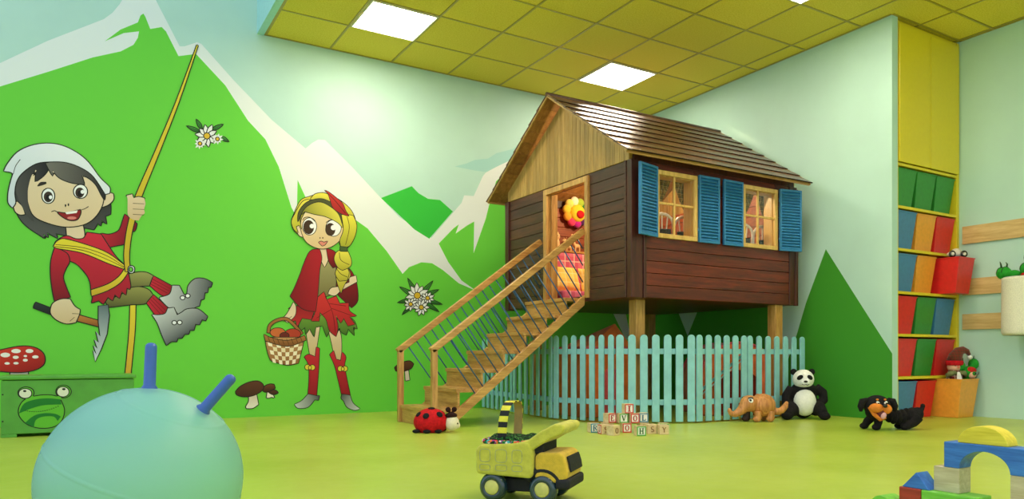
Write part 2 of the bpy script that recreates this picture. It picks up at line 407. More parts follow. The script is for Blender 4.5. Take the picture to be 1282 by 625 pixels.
MURALS=[
('wall_mural_climber','painted climber boy in white cap hanging from yellow rope on green wall','wall painting',[
('hair',[(-0.413,1.892),(-0.419,1.758),(-0.407,1.671),(-0.377,1.6),(-0.328,1.545),(-0.255,1.492),(-0.227,1.472),(-0.236,1.505),(-0.205,1.481),(-0.211,1.518),(-0.142,1.479),(-0.155,1.516),(-0.085,1.506),(-0.079,1.575),(0.037,1.578),(0.102,1.569),(0.129,1.625),(0.149,1.604),(0.155,1.651),(0.189,1.623),(0.179,1.685),(0.216,1.704),(0.216,1.782),(0.195,1.827),(0.155,1.962),(0.089,2.032),(-0.142,2.062),(-0.328,2.007)],(85, 85, 82),(30, 30, 30),(0.3,1),1,1),
('rope',[(0.358,1.035),(0.353,0.785),(0.336,0.555),(0.31,0.26),(0.347,0.255),(0.373,0.551),(0.391,0.784),(0.396,1.036)],(232, 212, 52),(214, 160, 50),(0,-1),1,1),
('leg',[(0.332,1.216),(0.419,1.243),(0.478,1.242),(0.527,1.216),(0.508,1.136),(0.419,1.127),(0.322,1.094)],(160, 160, 90),(95, 95, 45),(0,-1),1,1),
('sock',[(0.527,1.216),(0.668,1.137),(0.648,1.057),(0.587,1.061),(0.502,1.136)],(205, 35, 55),(150, 15, 30),(1,0),1,1),
('sock',[(0.52,1.188),(0.653,1.114),(0.655,1.118),(0.523,1.193)],(120, 10, 25),None,(0,-1),0,1),
('sock',[(0.512,1.168),(0.641,1.095),(0.643,1.1),(0.515,1.172)],(120, 10, 25),None,(0,-1),0,1),
('sock',[(0.504,1.147),(0.628,1.076),(0.631,1.081),(0.507,1.152)],(120, 10, 25),None,(0,-1),0,1),
('boot',[(0.571,1.037),(0.648,1.07),(0.668,1.144),(0.719,1.146),(0.756,1.068),(0.781,1.081),(0.791,1.15),(0.844,1.21),(0.917,1.214),(0.977,1.183),(0.966,1.147),(0.945,1.146),(0.939,1.099),(0.917,1.098),(0.911,1.04),(0.886,1.034),(0.875,0.98),(0.844,0.968),(0.719,0.895),(0.678,0.951),(0.638,0.961),(0.587,1.016)],(205, 210, 210),(70, 75, 80),(1,-0.15),1,1),
('boot',[(0.76,1.045),(0.758,1.038),(0.753,1.033),(0.746,1.031),(0.739,1.032),(0.733,1.037),(0.732,1.044),(0.733,1.051),(0.739,1.056),(0.746,1.058),(0.753,1.057),(0.758,1.052)],(240, 243, 245),None,(0,-1),1,1),
('boot',[(0.8,1.063),(0.798,1.056),(0.793,1.051),(0.785,1.049),(0.778,1.05),(0.773,1.055),(0.771,1.062),(0.773,1.069),(0.778,1.074),(0.785,1.076),(0.793,1.075),(0.798,1.07)],(240, 243, 245),None,(0,-1),1,1),
('leg#2',[(0.322,1.094),(0.419,1.12),(0.488,1.101),(0.521,1.058),(0.478,0.989),(0.361,0.973),(0.208,0.946),(0.171,1.01)],(150, 150, 80),(85, 85, 40),(0,-1),1,1),
('sock#2',[(0.527,1.058),(0.638,0.949),(0.607,0.88),(0.547,0.879),(0.478,0.989)],(205, 35, 55),(150, 15, 30),(1,0),1,1),
('sock#2',[(0.516,1.036),(0.62,0.926),(0.623,0.93),(0.519,1.04)],(120, 10, 25),None,(0,-1),0,1),
('sock#2',[(0.504,1.019),(0.602,0.908),(0.605,0.912),(0.507,1.023)],(120, 10, 25),None,(0,-1),0,1),
('sock#2',[(0.492,1.003),(0.583,0.889),(0.587,0.893),(0.495,1.007)],(120, 10, 25),None,(0,-1),0,1),
('boot#2',[(0.517,0.894),(0.557,0.89),(0.613,0.903),(0.634,0.949),(0.678,0.957),(0.703,0.894),(0.74,0.918),(0.781,0.947),(0.865,0.95),(0.939,0.889),(0.924,0.854),(0.896,0.865),(0.875,0.818),(0.844,0.824),(0.833,0.771),(0.802,0.77),(0.791,0.736),(0.76,0.735),(0.74,0.701),(0.709,0.7),(0.699,0.67),(0.658,0.67),(0.624,0.638),(0.587,0.733),(0.557,0.823)],(205, 210, 210),(70, 75, 80),(0.6,-0.8),1,1),
('boot#2',[(0.697,0.83),(0.695,0.823),(0.69,0.818),(0.682,0.816),(0.675,0.818),(0.67,0.823),(0.668,0.83),(0.67,0.836),(0.675,0.842),(0.682,0.844),(0.69,0.842),(0.695,0.837)],(240, 243, 245),None,(0,-1),1,1),
('boot#2',[(0.738,0.833),(0.736,0.827),(0.731,0.821),(0.723,0.819),(0.716,0.821),(0.711,0.826),(0.709,0.833),(0.711,0.84),(0.716,0.845),(0.723,0.847),(0.731,0.845),(0.736,0.84)],(240, 243, 245),None,(0,-1),1,1),
('neck',[(-0.085,1.582),(-0.079,1.499),(-0.053,1.486),(0.011,1.484),(0.037,1.517),(0.024,1.608)],(232, 208, 172),None,(0,-1),1,1),
('sweater',[(0.152,1.541),(0.208,1.537),(0.265,1.564),(0.288,1.599),(0.319,1.713),(0.404,1.643),(0.39,1.586),(0.361,1.573),(0.332,1.481),(0.246,1.448),(0.152,1.413)],(196, 30, 50),(120, 12, 28),(1,-0.3),1,1),
('sweater',[(-0.159,1.412),(-0.144,1.458),(-0.083,1.5),(-0.022,1.481),(0.032,1.491),(0.056,1.54),(0.151,1.533),(0.199,1.449),(0.255,1.359),(0.312,1.297),(0.337,1.251),(0.358,1.129),(0.353,1.1),(0.332,1.109),(0.325,1.052),(0.296,1.079),(0.28,1.022),(0.247,1.052),(0.231,1.001),(0.199,1.028),(0.167,0.97),(0.135,0.997),(0.087,0.977),(0.095,1.023),(0.084,1.079),(0.079,1.134),(0.056,1.197),(-0.006,1.277),(-0.068,1.309),(-0.129,1.323)],(212, 38, 60),(160, 18, 38),(0,-1),1,1),
('sweater',[(-0.159,1.403),(-0.083,1.363),(-0.065,1.3),(-0.091,1.235),(-0.106,1.161),(-0.06,1.017),(-0.159,0.977),(-0.174,1.067),(-0.186,1.193),(-0.182,1.302)],(196, 30, 50),(120, 12, 28),(0,-1),1,1),
('rope',[(-0.167,1.411),(-0.144,1.453),(-0.099,1.475),(0.056,1.438),(0.199,1.383),(0.32,1.288),(0.312,1.265),(0.199,1.305),(0.025,1.376),(-0.144,1.4)],(232, 212, 52),None,(0,-1),1,1),
('rope',[(-0.156,1.424),(0.032,1.413),(0.198,1.357),(0.311,1.28),(0.313,1.284),(0.2,1.362),(0.033,1.418),(-0.156,1.429)],(90, 75, 10),None,(0,-1),0,1),
('rope',[(-0.163,1.409),(0.027,1.392),(0.198,1.329),(0.311,1.272),(0.313,1.277),(0.2,1.333),(0.028,1.398),(-0.162,1.414)],(90, 75, 10),None,(0,-1),0,1),
('belt',[(0.084,1.079),(0.199,1.131),(0.28,1.201),(0.325,1.279),(0.342,1.242),(0.288,1.154),(0.199,1.084),(0.087,1.032)],(232, 212, 52),(200, 165, 40),(0,-1),1,1),
('rope',[(0.857,3.225),(0.697,2.71),(0.542,2.269),(0.396,1.872),(0.356,1.7),(0.328,1.544),(0.314,1.375),(0.324,1.243),(0.356,1.247),(0.349,1.377),(0.364,1.54),(0.394,1.693),(0.434,1.86),(0.569,2.26),(0.715,2.705),(0.864,3.223)],(232, 212, 52),(205, 175, 40),(0,-1),1,1),
('carabiner',[(0.386,1.264),(0.384,1.249),(0.376,1.238),(0.365,1.234),(0.354,1.237),(0.346,1.247),(0.343,1.261),(0.346,1.276),(0.354,1.287),(0.365,1.291),(0.376,1.288),(0.384,1.278)],(215, 220, 220),None,(0,-1),1,1),
('carabiner',[(0.372,1.263),(0.37,1.255),(0.367,1.249),(0.362,1.247),(0.357,1.249),(0.353,1.254),(0.352,1.262),(0.353,1.269),(0.357,1.275),(0.362,1.278),(0.367,1.276),(0.37,1.27)],(110, 200, 70),None,(0,-1),1,1),
('axe_grip',[(-0.297,0.924),(-0.181,0.874),(-0.168,0.915),(-0.284,0.965)],(45, 55, 55),(15, 18, 18),(0,-1),1,1),
('axe_handle',[(-0.05,0.84),(0.133,0.787),(0.143,0.831),(-0.04,0.887)],(205, 135, 60),(140, 80, 30),(0,-1),1,1),
('axe_head',[(0.135,0.951),(0.199,0.962),(0.207,0.878),(0.191,0.728),(0.151,0.606),(0.111,0.504),(0.097,0.597),(0.12,0.56),(0.1,0.634),(0.127,0.606),(0.106,0.68),(0.136,0.656),(0.116,0.749),(0.147,0.705),(0.135,0.82)],(90, 110, 115),(210, 220, 220),(-0.2,-1),1,0),
('hand',[(-0.167,0.967),(-0.114,0.997),(-0.06,0.999),(-0.03,0.945),(0.006,0.918),(0.001,0.881),(-0.022,0.817),(-0.083,0.806),(-0.144,0.832),(-0.182,0.876),(-0.185,0.921)],(232, 208, 172),(215, 185, 140),(0,-1),1,1),
('hand',[(-0.045,0.883),(0.001,0.883),(0.001,0.887),(-0.045,0.888)],(90, 70, 45),None,(0,-1),0,1),
('hand',[(-0.059,0.823),(-0.028,0.855),(-0.031,0.858),(-0.062,0.826)],(90, 70, 45),None,(0,-1),0,1),
('hand#2',[(0.338,1.836),(0.332,1.869),(0.371,1.884),(0.38,1.852),(0.419,1.868),(0.458,1.861),(0.468,1.817),(0.458,1.771),(0.462,1.738),(0.439,1.713),(0.419,1.671),(0.38,1.674),(0.342,1.704),(0.338,1.759)],(232, 208, 172),(215, 185, 140),(0,-1),1,1),
('hand#2',[(0.376,1.807),(0.458,1.812),(0.458,1.816),(0.376,1.812)],(90, 70, 45),None,(0,-1),0,1),
('hand#2',[(0.376,1.761),(0.458,1.765),(0.458,1.769),(0.376,1.765)],(90, 70, 45),None,(0,-1),0,1),
('hand#2',[(0.376,1.716),(0.458,1.72),(0.458,1.724),(0.376,1.721)],(90, 70, 45),None,(0,-1),0,1),
('face',[(-0.425,1.721),(-0.401,1.738),(-0.371,1.704),(-0.353,1.647),(-0.383,1.641),(-0.413,1.663)],(232, 208, 172),None,(0,-1),1,1),
('face',[(0.179,1.841),(0.202,1.882),(0.236,1.871),(0.236,1.824),(0.202,1.781),(0.162,1.758)],(232, 208, 172),None,(0,-1),1,1),
('face',[(-0.328,1.917),(-0.292,2.004),(-0.193,2.055),(-0.079,2.055),(0.05,1.98),(0.129,1.928),(0.166,1.855),(0.155,1.76),(0.102,1.662),(0.024,1.6),(-0.092,1.574),(-0.205,1.594),(-0.292,1.638),(-0.328,1.724),(-0.338,1.827)],(236, 214, 178),(226, 198, 156),(0,-1),1,1),
('hair',[(-0.413,1.892),(-0.365,1.987),(-0.292,2.042),(-0.217,2.067),(-0.205,2.016),(-0.236,1.959),(-0.285,1.908),(-0.279,2.006),(-0.31,1.95),(-0.328,1.873),(-0.334,1.813),(-0.328,1.709),(-0.292,1.593),(-0.328,1.62),(-0.371,1.704),(-0.407,1.804)],(80, 78, 74),(30, 30, 30),(1,0.2),1,1),
('hair',[(-0.217,2.059),(-0.142,2.085),(-0.041,2.083),(0.037,2.048),(0.116,1.973),(0.175,1.871),(0.175,1.817),(0.155,1.854),(0.116,1.934),(0.063,1.982),(0.018,1.995),(0.037,1.925),(-0.053,1.929),(-0.13,1.958),(-0.174,2.012),(-0.174,1.967),(-0.199,2.017)],(120, 116, 106),(30, 30, 30),(1,-0.1),1,1),
('cap',[(-0.482,1.964),(-0.461,2.019),(-0.401,2.116),(-0.316,2.18),(-0.217,2.214),(-0.117,2.214),(-0.015,2.171),(0.063,2.105),(0.142,1.992),(0.209,1.922),(0.209,1.875),(0.182,1.864),(0.102,1.995),(0.024,2.054),(-0.079,2.086),(-0.18,2.079),(-0.279,2.051),(-0.365,1.972),(-0.407,1.893),(-0.419,1.803),(-0.413,1.73),(-0.431,1.691),(-0.455,1.725),(-0.455,1.799),(-0.443,1.874),(-0.425,1.95),(-0.443,1.962)],(240, 243, 245),(205, 215, 222),(-0.5,-1),1,1),
('cap',[(-0.423,1.949),(-0.409,2.01),(-0.38,2.065),(-0.384,2.068),(-0.413,2.012),(-0.427,1.95)],(25, 22, 22),None,(0,-1),0,1),
('face',[(-0.164,1.81),(-0.169,1.781),(-0.183,1.759),(-0.203,1.749),(-0.222,1.755),(-0.236,1.774),(-0.241,1.801),(-0.236,1.829),(-0.222,1.851),(-0.203,1.861),(-0.183,1.856),(-0.169,1.837)],(250, 250, 246),None,(0,-1),1,1),
('face',[(-0.173,1.801),(-0.177,1.779),(-0.188,1.763),(-0.203,1.755),(-0.217,1.759),(-0.228,1.774),(-0.232,1.794),(-0.228,1.816),(-0.217,1.832),(-0.203,1.84),(-0.188,1.836),(-0.177,1.822)],(62, 46, 34),None,(0,-1),0,1),
('face',[(-0.186,1.793),(-0.188,1.781),(-0.194,1.772),(-0.203,1.767),(-0.211,1.77),(-0.217,1.778),(-0.219,1.79),(-0.217,1.802),(-0.211,1.812),(-0.203,1.816),(-0.194,1.813),(-0.188,1.805)],(18, 14, 12),None,(0,-1),0,1),
('face',[(-0.176,1.798),(-0.178,1.79),(-0.182,1.784),(-0.188,1.781),(-0.193,1.783),(-0.197,1.788),(-0.199,1.795),(-0.197,1.803),(-0.193,1.809),(-0.188,1.811),(-0.182,1.81),(-0.178,1.805)],(250, 250, 250),None,(0,-1),0,1),
('face',[(0.055,1.87),(0.049,1.843),(0.033,1.822),(0.011,1.813),(-0.011,1.817),(-0.027,1.834),(-0.033,1.86),(-0.027,1.886),(-0.011,1.907),(0.011,1.917),(0.033,1.913),(0.049,1.895)],(250, 250, 246),None,(0,-1),1,1),
('face',[(0.036,1.858),(0.032,1.837),(0.021,1.821),(0.006,1.813),(-0.009,1.817),(-0.02,1.831),(-0.024,1.851),(-0.02,1.873),(-0.009,1.889),(0.006,1.896),(0.021,1.893),(0.032,1.879)],(62, 46, 34),None,(0,-1),0,1),
('face',[(0.021,1.851),(0.019,1.839),(0.014,1.83),(0.006,1.826),(-0.002,1.828),(-0.008,1.836),(-0.01,1.847),(-0.008,1.859),(-0.002,1.868),(0.006,1.872),(0.014,1.87),(0.019,1.862)],(18, 14, 12),None,(0,-1),0,1),
('face',[(0.037,1.865),(0.035,1.857),(0.031,1.851),(0.024,1.848),(0.018,1.849),(0.013,1.854),(0.011,1.862),(0.013,1.87),(0.018,1.876),(0.024,1.879),(0.031,1.877),(0.035,1.872)],(250, 250, 250),None,(0,-1),0,1),
('face',[(-0.27,1.871),(-0.244,1.882),(-0.214,1.899),(-0.216,1.914),(-0.253,1.907),(-0.274,1.877)],(45, 38, 30),None,(0,-1),0,1),
('face',[(-0.084,1.742),(-0.085,1.737),(-0.087,1.733),(-0.089,1.731),(-0.092,1.732),(-0.094,1.736),(-0.094,1.741),(-0.094,1.747),(-0.092,1.751),(-0.089,1.753),(-0.087,1.751),(-0.085,1.748)],(25, 22, 22),None,(0,-1),0,1),
('face',[(-0.065,1.751),(-0.066,1.745),(-0.067,1.741),(-0.07,1.739),(-0.073,1.741),(-0.074,1.744),(-0.075,1.75),(-0.074,1.755),(-0.073,1.759),(-0.07,1.761),(-0.067,1.76),(-0.066,1.756)],(25, 22, 22),None,(0,-1),0,1),
('face',[(-0.142,1.683),(-0.085,1.681),(0.011,1.717),(0.008,1.683),(-0.015,1.638),(-0.066,1.63),(-0.111,1.653)],(150, 28, 30),None,(0,-1),1,1),
('face',[(-0.092,1.687),(-0.008,1.712),(-0.015,1.69),(-0.082,1.673)],(250, 248, 240),None,(0,-1),0,1),
('face',[(-0.016,1.65),(-0.02,1.644),(-0.032,1.638),(-0.047,1.635),(-0.062,1.635),(-0.074,1.638),(-0.078,1.644),(-0.074,1.651),(-0.062,1.656),(-0.047,1.659),(-0.032,1.659),(-0.02,1.656)],(225, 130, 120),None,(0,-1),0,1),
('face',[(-0.182,1.68),(-0.161,1.691),(-0.137,1.678),(-0.135,1.683),(-0.161,1.696),(-0.183,1.685)],(25, 22, 22),None,(0,-1),0,1),
('face',[(0.005,1.711),(0.038,1.725),(0.067,1.748),(0.064,1.753),(0.036,1.73),(0.004,1.716)],(25, 22, 22),None,(0,-1),0,1),
]),
('wall_mural_girl','painted blonde girl in red cape and leaf skirt holding a basket on green wall','wall painting',[
('cape',[(2.155,1.395),(2.237,1.283),(2.26,1.086),(2.201,1.009),(2.062,1.135),(2.023,1.203),(2.051,1.4)],(150, 18, 25),(90, 8, 14),(0,-1),1,1),
('hair',[(1.645,1.777),(1.672,1.865),(1.727,1.983),(1.81,2.028),(1.909,2.068),(1.995,2.063),(2.11,2.011),(2.199,1.933),(2.243,1.819),(2.236,1.716),(2.184,1.608),(2.154,1.577),(2.096,1.587),(2.081,1.63),(1.741,1.659),(1.672,1.695)],(232, 220, 70),(170, 165, 40),(0,-1),1,1),
('leg',[(1.77,0.886),(1.903,0.844),(1.858,0.537),(1.814,0.526),(1.792,0.661),(1.776,0.774)],(232, 208, 172),(205, 180, 125),(0,-1),1,1),
('leg#2',[(1.971,0.834),(2.073,0.825),(2.101,0.71),(2.101,0.513),(2.039,0.502),(2.016,0.64)],(232, 208, 172),(205, 180, 125),(0,-1),1,1),
('boot',[(1.759,0.537),(1.798,0.56),(1.858,0.537),(1.869,0.628),(1.896,0.616),(1.887,0.412),(1.869,0.174),(1.792,0.187),(1.803,0.345),(1.796,0.469)],(205, 40, 50),(150, 18, 30),(0,-1),1,1),
('boot',[(1.792,0.192),(1.869,0.174),(1.896,0.173),(1.887,0.135),(1.852,0.14),(1.792,0.074),(1.704,0.067),(1.672,0.101),(1.737,0.133)],(75, 80, 78),(200, 205, 200),(-1,-0.3),1,1),
('boot#2',[(1.993,0.56),(2.028,0.594),(2.051,0.514),(2.097,0.502),(2.108,0.583),(2.143,0.536),(2.131,0.455),(2.155,0.316),(2.185,0.176),(2.108,0.167),(2.073,0.318),(2.039,0.456)],(205, 40, 50),(150, 18, 30),(0,-1),1,1),
('boot#2',[(2.108,0.183),(2.185,0.169),(2.213,0.094),(2.279,0.038),(2.225,0.028),(2.155,0.061),(2.124,0.12),(2.101,0.144)],(75, 80, 78),(215, 218, 212),(1,-0.8),1,1),
('boot',[(1.809,0.442),(1.806,0.431),(1.798,0.423),(1.787,0.42),(1.776,0.423),(1.768,0.431),(1.765,0.442),(1.768,0.454),(1.776,0.462),(1.787,0.465),(1.798,0.462),(1.806,0.453)],(225, 205, 60),None,(0,-1),1,1),
('boot',[(1.854,0.439),(1.851,0.428),(1.843,0.42),(1.832,0.417),(1.821,0.42),(1.812,0.428),(1.809,0.44),(1.812,0.451),(1.821,0.459),(1.832,0.462),(1.843,0.459),(1.851,0.451)],(225, 205, 60),None,(0,-1),1,1),
('boot#2',[(2.115,0.426),(2.112,0.414),(2.103,0.406),(2.092,0.403),(2.08,0.406),(2.072,0.414),(2.069,0.426),(2.072,0.437),(2.08,0.446),(2.092,0.449),(2.103,0.446),(2.112,0.437)],(225, 205, 60),None,(0,-1),1,1),
('boot#2',[(2.159,0.425),(2.156,0.414),(2.148,0.405),(2.136,0.402),(2.124,0.405),(2.116,0.414),(2.113,0.426),(2.116,0.437),(2.124,0.445),(2.136,0.448),(2.148,0.445),(2.156,0.437)],(225, 205, 60),None,(0,-1),1,1),
('boot',[(1.821,0.437),(1.819,0.43),(1.815,0.424),(1.809,0.422),(1.804,0.424),(1.8,0.43),(1.798,0.438),(1.8,0.446),(1.804,0.451),(1.809,0.453),(1.815,0.451),(1.819,0.445)],(225, 205, 60),None,(0,-1),1,1),
('boot#2',[(2.127,0.423),(2.125,0.415),(2.121,0.409),(2.115,0.407),(2.109,0.409),(2.105,0.415),(2.103,0.423),(2.105,0.431),(2.109,0.437),(2.115,0.439),(2.121,0.437),(2.125,0.431)],(225, 205, 60),None,(0,-1),1,1),
('dress',[(1.896,1.447),(1.982,1.475),(2.039,1.433),(2.051,1.284),(2.039,1.157),(1.982,1.116),(1.896,1.09),(1.869,1.138)],(165, 160, 105),(120, 112, 62),(0,-1),1,1),
('neck',[(1.892,1.557),(1.969,1.556),(1.977,1.462),(1.944,1.381),(1.906,1.457)],(232, 208, 172),None,(0,-1),1,1),
('cape#2',[(1.963,1.554),(2.023,1.541),(2.07,1.498),(2.059,1.41),(2.023,1.379),(1.983,1.441)],(165, 20, 28),(100, 8, 14),(0,-1),1,1),
('skirt',[(1.715,0.88),(1.706,0.761),(1.765,0.814),(1.77,0.747),(1.807,0.801),(1.847,0.725),(1.861,0.816),(1.925,0.831),(1.964,0.726),(1.993,0.796),(2.051,0.739),(2.085,0.83),(2.097,0.779),(2.148,0.747),(2.166,0.808),(2.225,0.742),(2.213,0.828),(2.253,0.805),(2.208,0.897),(1.982,0.972)],(120, 165, 55),(60, 105, 30),(0,-1),1,1),
('skirt',[(1.618,0.982),(1.693,1.007),(1.847,0.967),(1.821,0.887),(1.737,0.897),(1.693,0.813),(1.682,0.873),(1.624,0.856),(1.672,0.928)],(150, 18, 28),(190, 40, 40),(0,-1),1,1),
('skirt',[(1.937,1.146),(1.964,1.074),(2.051,1.112),(2.085,1.044),(2.171,1.052),(2.178,0.978),(2.246,0.933),(2.178,0.92),(2.23,0.851),(2.166,0.834),(2.124,0.907),(2.097,0.86),(2.046,0.935),(2.067,0.825),(2.051,0.732),(1.989,0.789),(1.959,0.891),(1.899,0.958),(1.892,0.873),(1.821,0.872),(1.858,0.956),(1.843,1.035),(1.881,1.093)],(215, 50, 45),(165, 22, 30),(0,-1),1,1),
('skirt',[(1.946,1.106),(2.014,0.96),(2.043,0.766),(2.049,0.767),(2.019,0.962),(1.95,1.109)],(100, 10, 15),None,(0,-1),0,1),
('skirt',[(2.003,0.986),(1.868,0.902),(1.871,0.898),(2.006,0.982)],(100, 10, 15),None,(0,-1),0,1),
('skirt',[(2.008,0.993),(2.2,0.93),(2.202,0.935),(2.01,0.998)],(100, 10, 15),None,(0,-1),0,1),
('skirt',[(1.982,1.038),(2.143,1.02),(2.143,1.026),(1.982,1.043)],(100, 10, 15),None,(0,-1),0,1),
('cape#3',[(1.81,1.518),(1.895,1.547),(1.916,1.466),(1.896,1.345),(1.881,1.139),(1.859,0.961),(1.737,0.986),(1.633,1.095),(1.672,1.174),(1.726,1.313),(1.748,1.381)],(178, 22, 34),(130, 10, 22),(-1,-0.2),1,1),
('arm',[(1.661,1.04),(1.682,0.996),(1.672,0.917),(1.607,0.853),(1.564,0.885),(1.607,0.938)],(232, 208, 172),None,(0,-1),1,1),
('arm',[(1.602,0.879),(1.572,0.861),(1.574,0.857),(1.604,0.876)],(100, 80, 50),None,(0,-1),0,1),
('arm',[(1.623,0.895),(1.589,0.872),(1.591,0.869),(1.625,0.892)],(100, 80, 50),None,(0,-1),0,1),
('arm',[(1.644,0.912),(1.606,0.884),(1.608,0.88),(1.647,0.908)],(100, 80, 50),None,(0,-1),0,1),
('arm#2',[(2.178,1.296),(2.241,1.318),(2.251,1.26),(2.097,1.167),(2.039,1.118),(1.977,1.132),(2.005,1.186),(2.085,1.206),(2.178,1.25)],(232, 208, 172),None,(0,-1),1,1),
('basket',[(1.453,0.755),(1.464,0.817),(1.516,0.858),(1.588,0.874),(1.642,0.841),(1.728,0.743),(1.745,0.759),(1.658,0.858),(1.592,0.898),(1.507,0.879),(1.445,0.829),(1.431,0.759)],(165, 105, 50),None,(0,-1),1,1),
('basket',[(1.586,0.762),(1.577,0.741),(1.554,0.727),(1.522,0.721),(1.49,0.726),(1.467,0.74),(1.459,0.76),(1.467,0.779),(1.49,0.794),(1.522,0.8),(1.554,0.796),(1.577,0.781)],(205, 105, 50),None,(0,-1),1,1),
('basket',[(1.724,0.75),(1.714,0.728),(1.689,0.711),(1.654,0.705),(1.62,0.71),(1.595,0.726),(1.586,0.748),(1.595,0.771),(1.62,0.787),(1.654,0.794),(1.689,0.789),(1.714,0.773)],(180, 60, 35),None,(0,-1),1,1),
('basket',[(1.62,0.733),(1.615,0.72),(1.601,0.71),(1.581,0.706),(1.562,0.709),(1.548,0.719),(1.543,0.732),(1.548,0.745),(1.562,0.755),(1.581,0.759),(1.601,0.756),(1.615,0.746)],(110, 35, 25),None,(0,-1),1,1),
('basket',[(1.417,0.713),(1.759,0.717),(1.737,0.616),(1.704,0.481),(1.607,0.464),(1.501,0.493),(1.459,0.515),(1.427,0.625)],(200, 150, 90),(150, 95, 50),(0,-1),1,1),
('basket',[(1.433,0.676),(1.471,0.668),(1.478,0.63),(1.442,0.639)],(250, 236, 205),None,(0,-1),0,0),
('basket',[(1.51,0.661),(1.549,0.657),(1.552,0.619),(1.515,0.624)],(250, 236, 205),None,(0,-1),0,0),
('basket',[(1.588,0.655),(1.628,0.657),(1.626,0.62),(1.589,0.618)],(250, 236, 205),None,(0,-1),0,0),
('basket',[(1.668,0.662),(1.708,0.67),(1.702,0.632),(1.664,0.624)],(250, 236, 205),None,(0,-1),0,0),
('basket',[(1.478,0.63),(1.515,0.624),(1.52,0.586),(1.486,0.593)],(240, 222, 180),None,(0,-1),0,0),
('basket',[(1.552,0.619),(1.589,0.618),(1.59,0.58),(1.555,0.582)],(240, 222, 180),None,(0,-1),0,0),
('basket',[(1.626,0.62),(1.664,0.624),(1.66,0.586),(1.625,0.582)],(240, 222, 180),None,(0,-1),0,0),
('basket',[(1.702,0.632),(1.74,0.64),(1.731,0.602),(1.695,0.594)],(240, 222, 180),None,(0,-1),0,0),
('basket',[(1.452,0.601),(1.486,0.593),(1.493,0.556),(1.461,0.564)],(250, 236, 205),None,(0,-1),0,0),
('basket',[(1.52,0.586),(1.555,0.582),(1.558,0.544),(1.525,0.549)],(250, 236, 205),None,(0,-1),0,0),
('basket',[(1.59,0.58),(1.625,0.582),(1.623,0.544),(1.59,0.542)],(250, 236, 205),None,(0,-1),0,0),
('basket',[(1.66,0.586),(1.695,0.594),(1.689,0.556),(1.656,0.549)],(250, 236, 205),None,(0,-1),0,0),
('basket',[(1.493,0.556),(1.525,0.549),(1.531,0.511),(1.5,0.518)],(240, 222, 180),None,(0,-1),0,0),
('basket',[(1.558,0.544),(1.59,0.542),(1.591,0.504),(1.561,0.506)],(240, 222, 180),None,(0,-1),0,0),
('basket',[(1.623,0.544),(1.656,0.549),(1.652,0.511),(1.622,0.506)],(240, 222, 180),None,(0,-1),0,0),
('basket',[(1.689,0.556),(1.723,0.564),(1.714,0.526),(1.683,0.518)],(240, 222, 180),None,(0,-1),0,0),
('basket',[(1.471,0.526),(1.5,0.518),(1.508,0.481),(1.48,0.489)],(250, 236, 205),None,(0,-1),0,0),
('basket',[(1.531,0.511),(1.561,0.506),(1.564,0.468),(1.536,0.473)],(250, 236, 205),None,(0,-1),0,0),
('basket',[(1.591,0.504),(1.622,0.506),(1.62,0.468),(1.592,0.467)],(250, 236, 205),None,(0,-1),0,0),
('basket',[(1.652,0.511),(1.683,0.518),(1.677,0.48),(1.648,0.473)],(250, 236, 205),None,(0,-1),0,0),
('basket',[(1.404,0.741),(1.459,0.713),(1.607,0.686),(1.759,0.733),(1.772,0.695),(1.607,0.637),(1.417,0.684)],(180, 120, 60),(130, 80, 35),(0,-1),1,1),
('basket',[(1.435,0.719),(1.456,0.662),(1.461,0.664),(1.44,0.721)],(90, 55, 20),None,(0,-1),0,1),
('basket',[(1.475,0.712),(1.496,0.656),(1.501,0.658),(1.48,0.714)],(90, 55, 20),None,(0,-1),0,1),
('basket',[(1.515,0.706),(1.536,0.652),(1.541,0.654),(1.52,0.708)],(90, 55, 20),None,(0,-1),0,1),
('basket',[(1.556,0.703),(1.577,0.65),(1.581,0.652),(1.56,0.705)],(90, 55, 20),None,(0,-1),0,1),
('basket',[(1.596,0.703),(1.618,0.65),(1.622,0.652),(1.601,0.705)],(90, 55, 20),None,(0,-1),0,1),
('basket',[(1.637,0.707),(1.658,0.653),(1.663,0.655),(1.641,0.709)],(90, 55, 20),None,(0,-1),0,1),
('basket',[(1.678,0.714),(1.7,0.658),(1.704,0.66),(1.683,0.716)],(90, 55, 20),None,(0,-1),0,1),
('basket',[(1.719,0.723),(1.741,0.664),(1.746,0.666),(1.724,0.724)],(90, 55, 20),None,(0,-1),0,1),
('face',[(1.734,1.743),(1.7,1.751),(1.686,1.711),(1.714,1.656),(1.752,1.648)],(232, 208, 172),None,(0,-1),1,1),
('face',[(1.741,1.829),(1.783,1.904),(1.923,1.904),(2.081,1.833),(2.118,1.749),(2.096,1.66),(2.023,1.589),(1.937,1.553),(1.852,1.561),(1.776,1.605),(1.734,1.687),(1.727,1.771)],(236, 214, 165),(222, 192, 140),(0,-1),1,1),
('face',[(1.867,1.755),(1.858,1.716),(1.836,1.686),(1.805,1.673),(1.774,1.68),(1.752,1.707),(1.744,1.744),(1.752,1.783),(1.774,1.813),(1.805,1.827),(1.836,1.819),(1.858,1.793)],(250, 250, 246),None,(0,-1),1,1),
('face',[(1.845,1.746),(1.839,1.713),(1.821,1.687),(1.797,1.676),(1.772,1.683),(1.754,1.705),(1.748,1.737),(1.754,1.771),(1.772,1.796),(1.797,1.807),(1.821,1.801),(1.839,1.779)],(66, 44, 24),None,(0,-1),0,1),
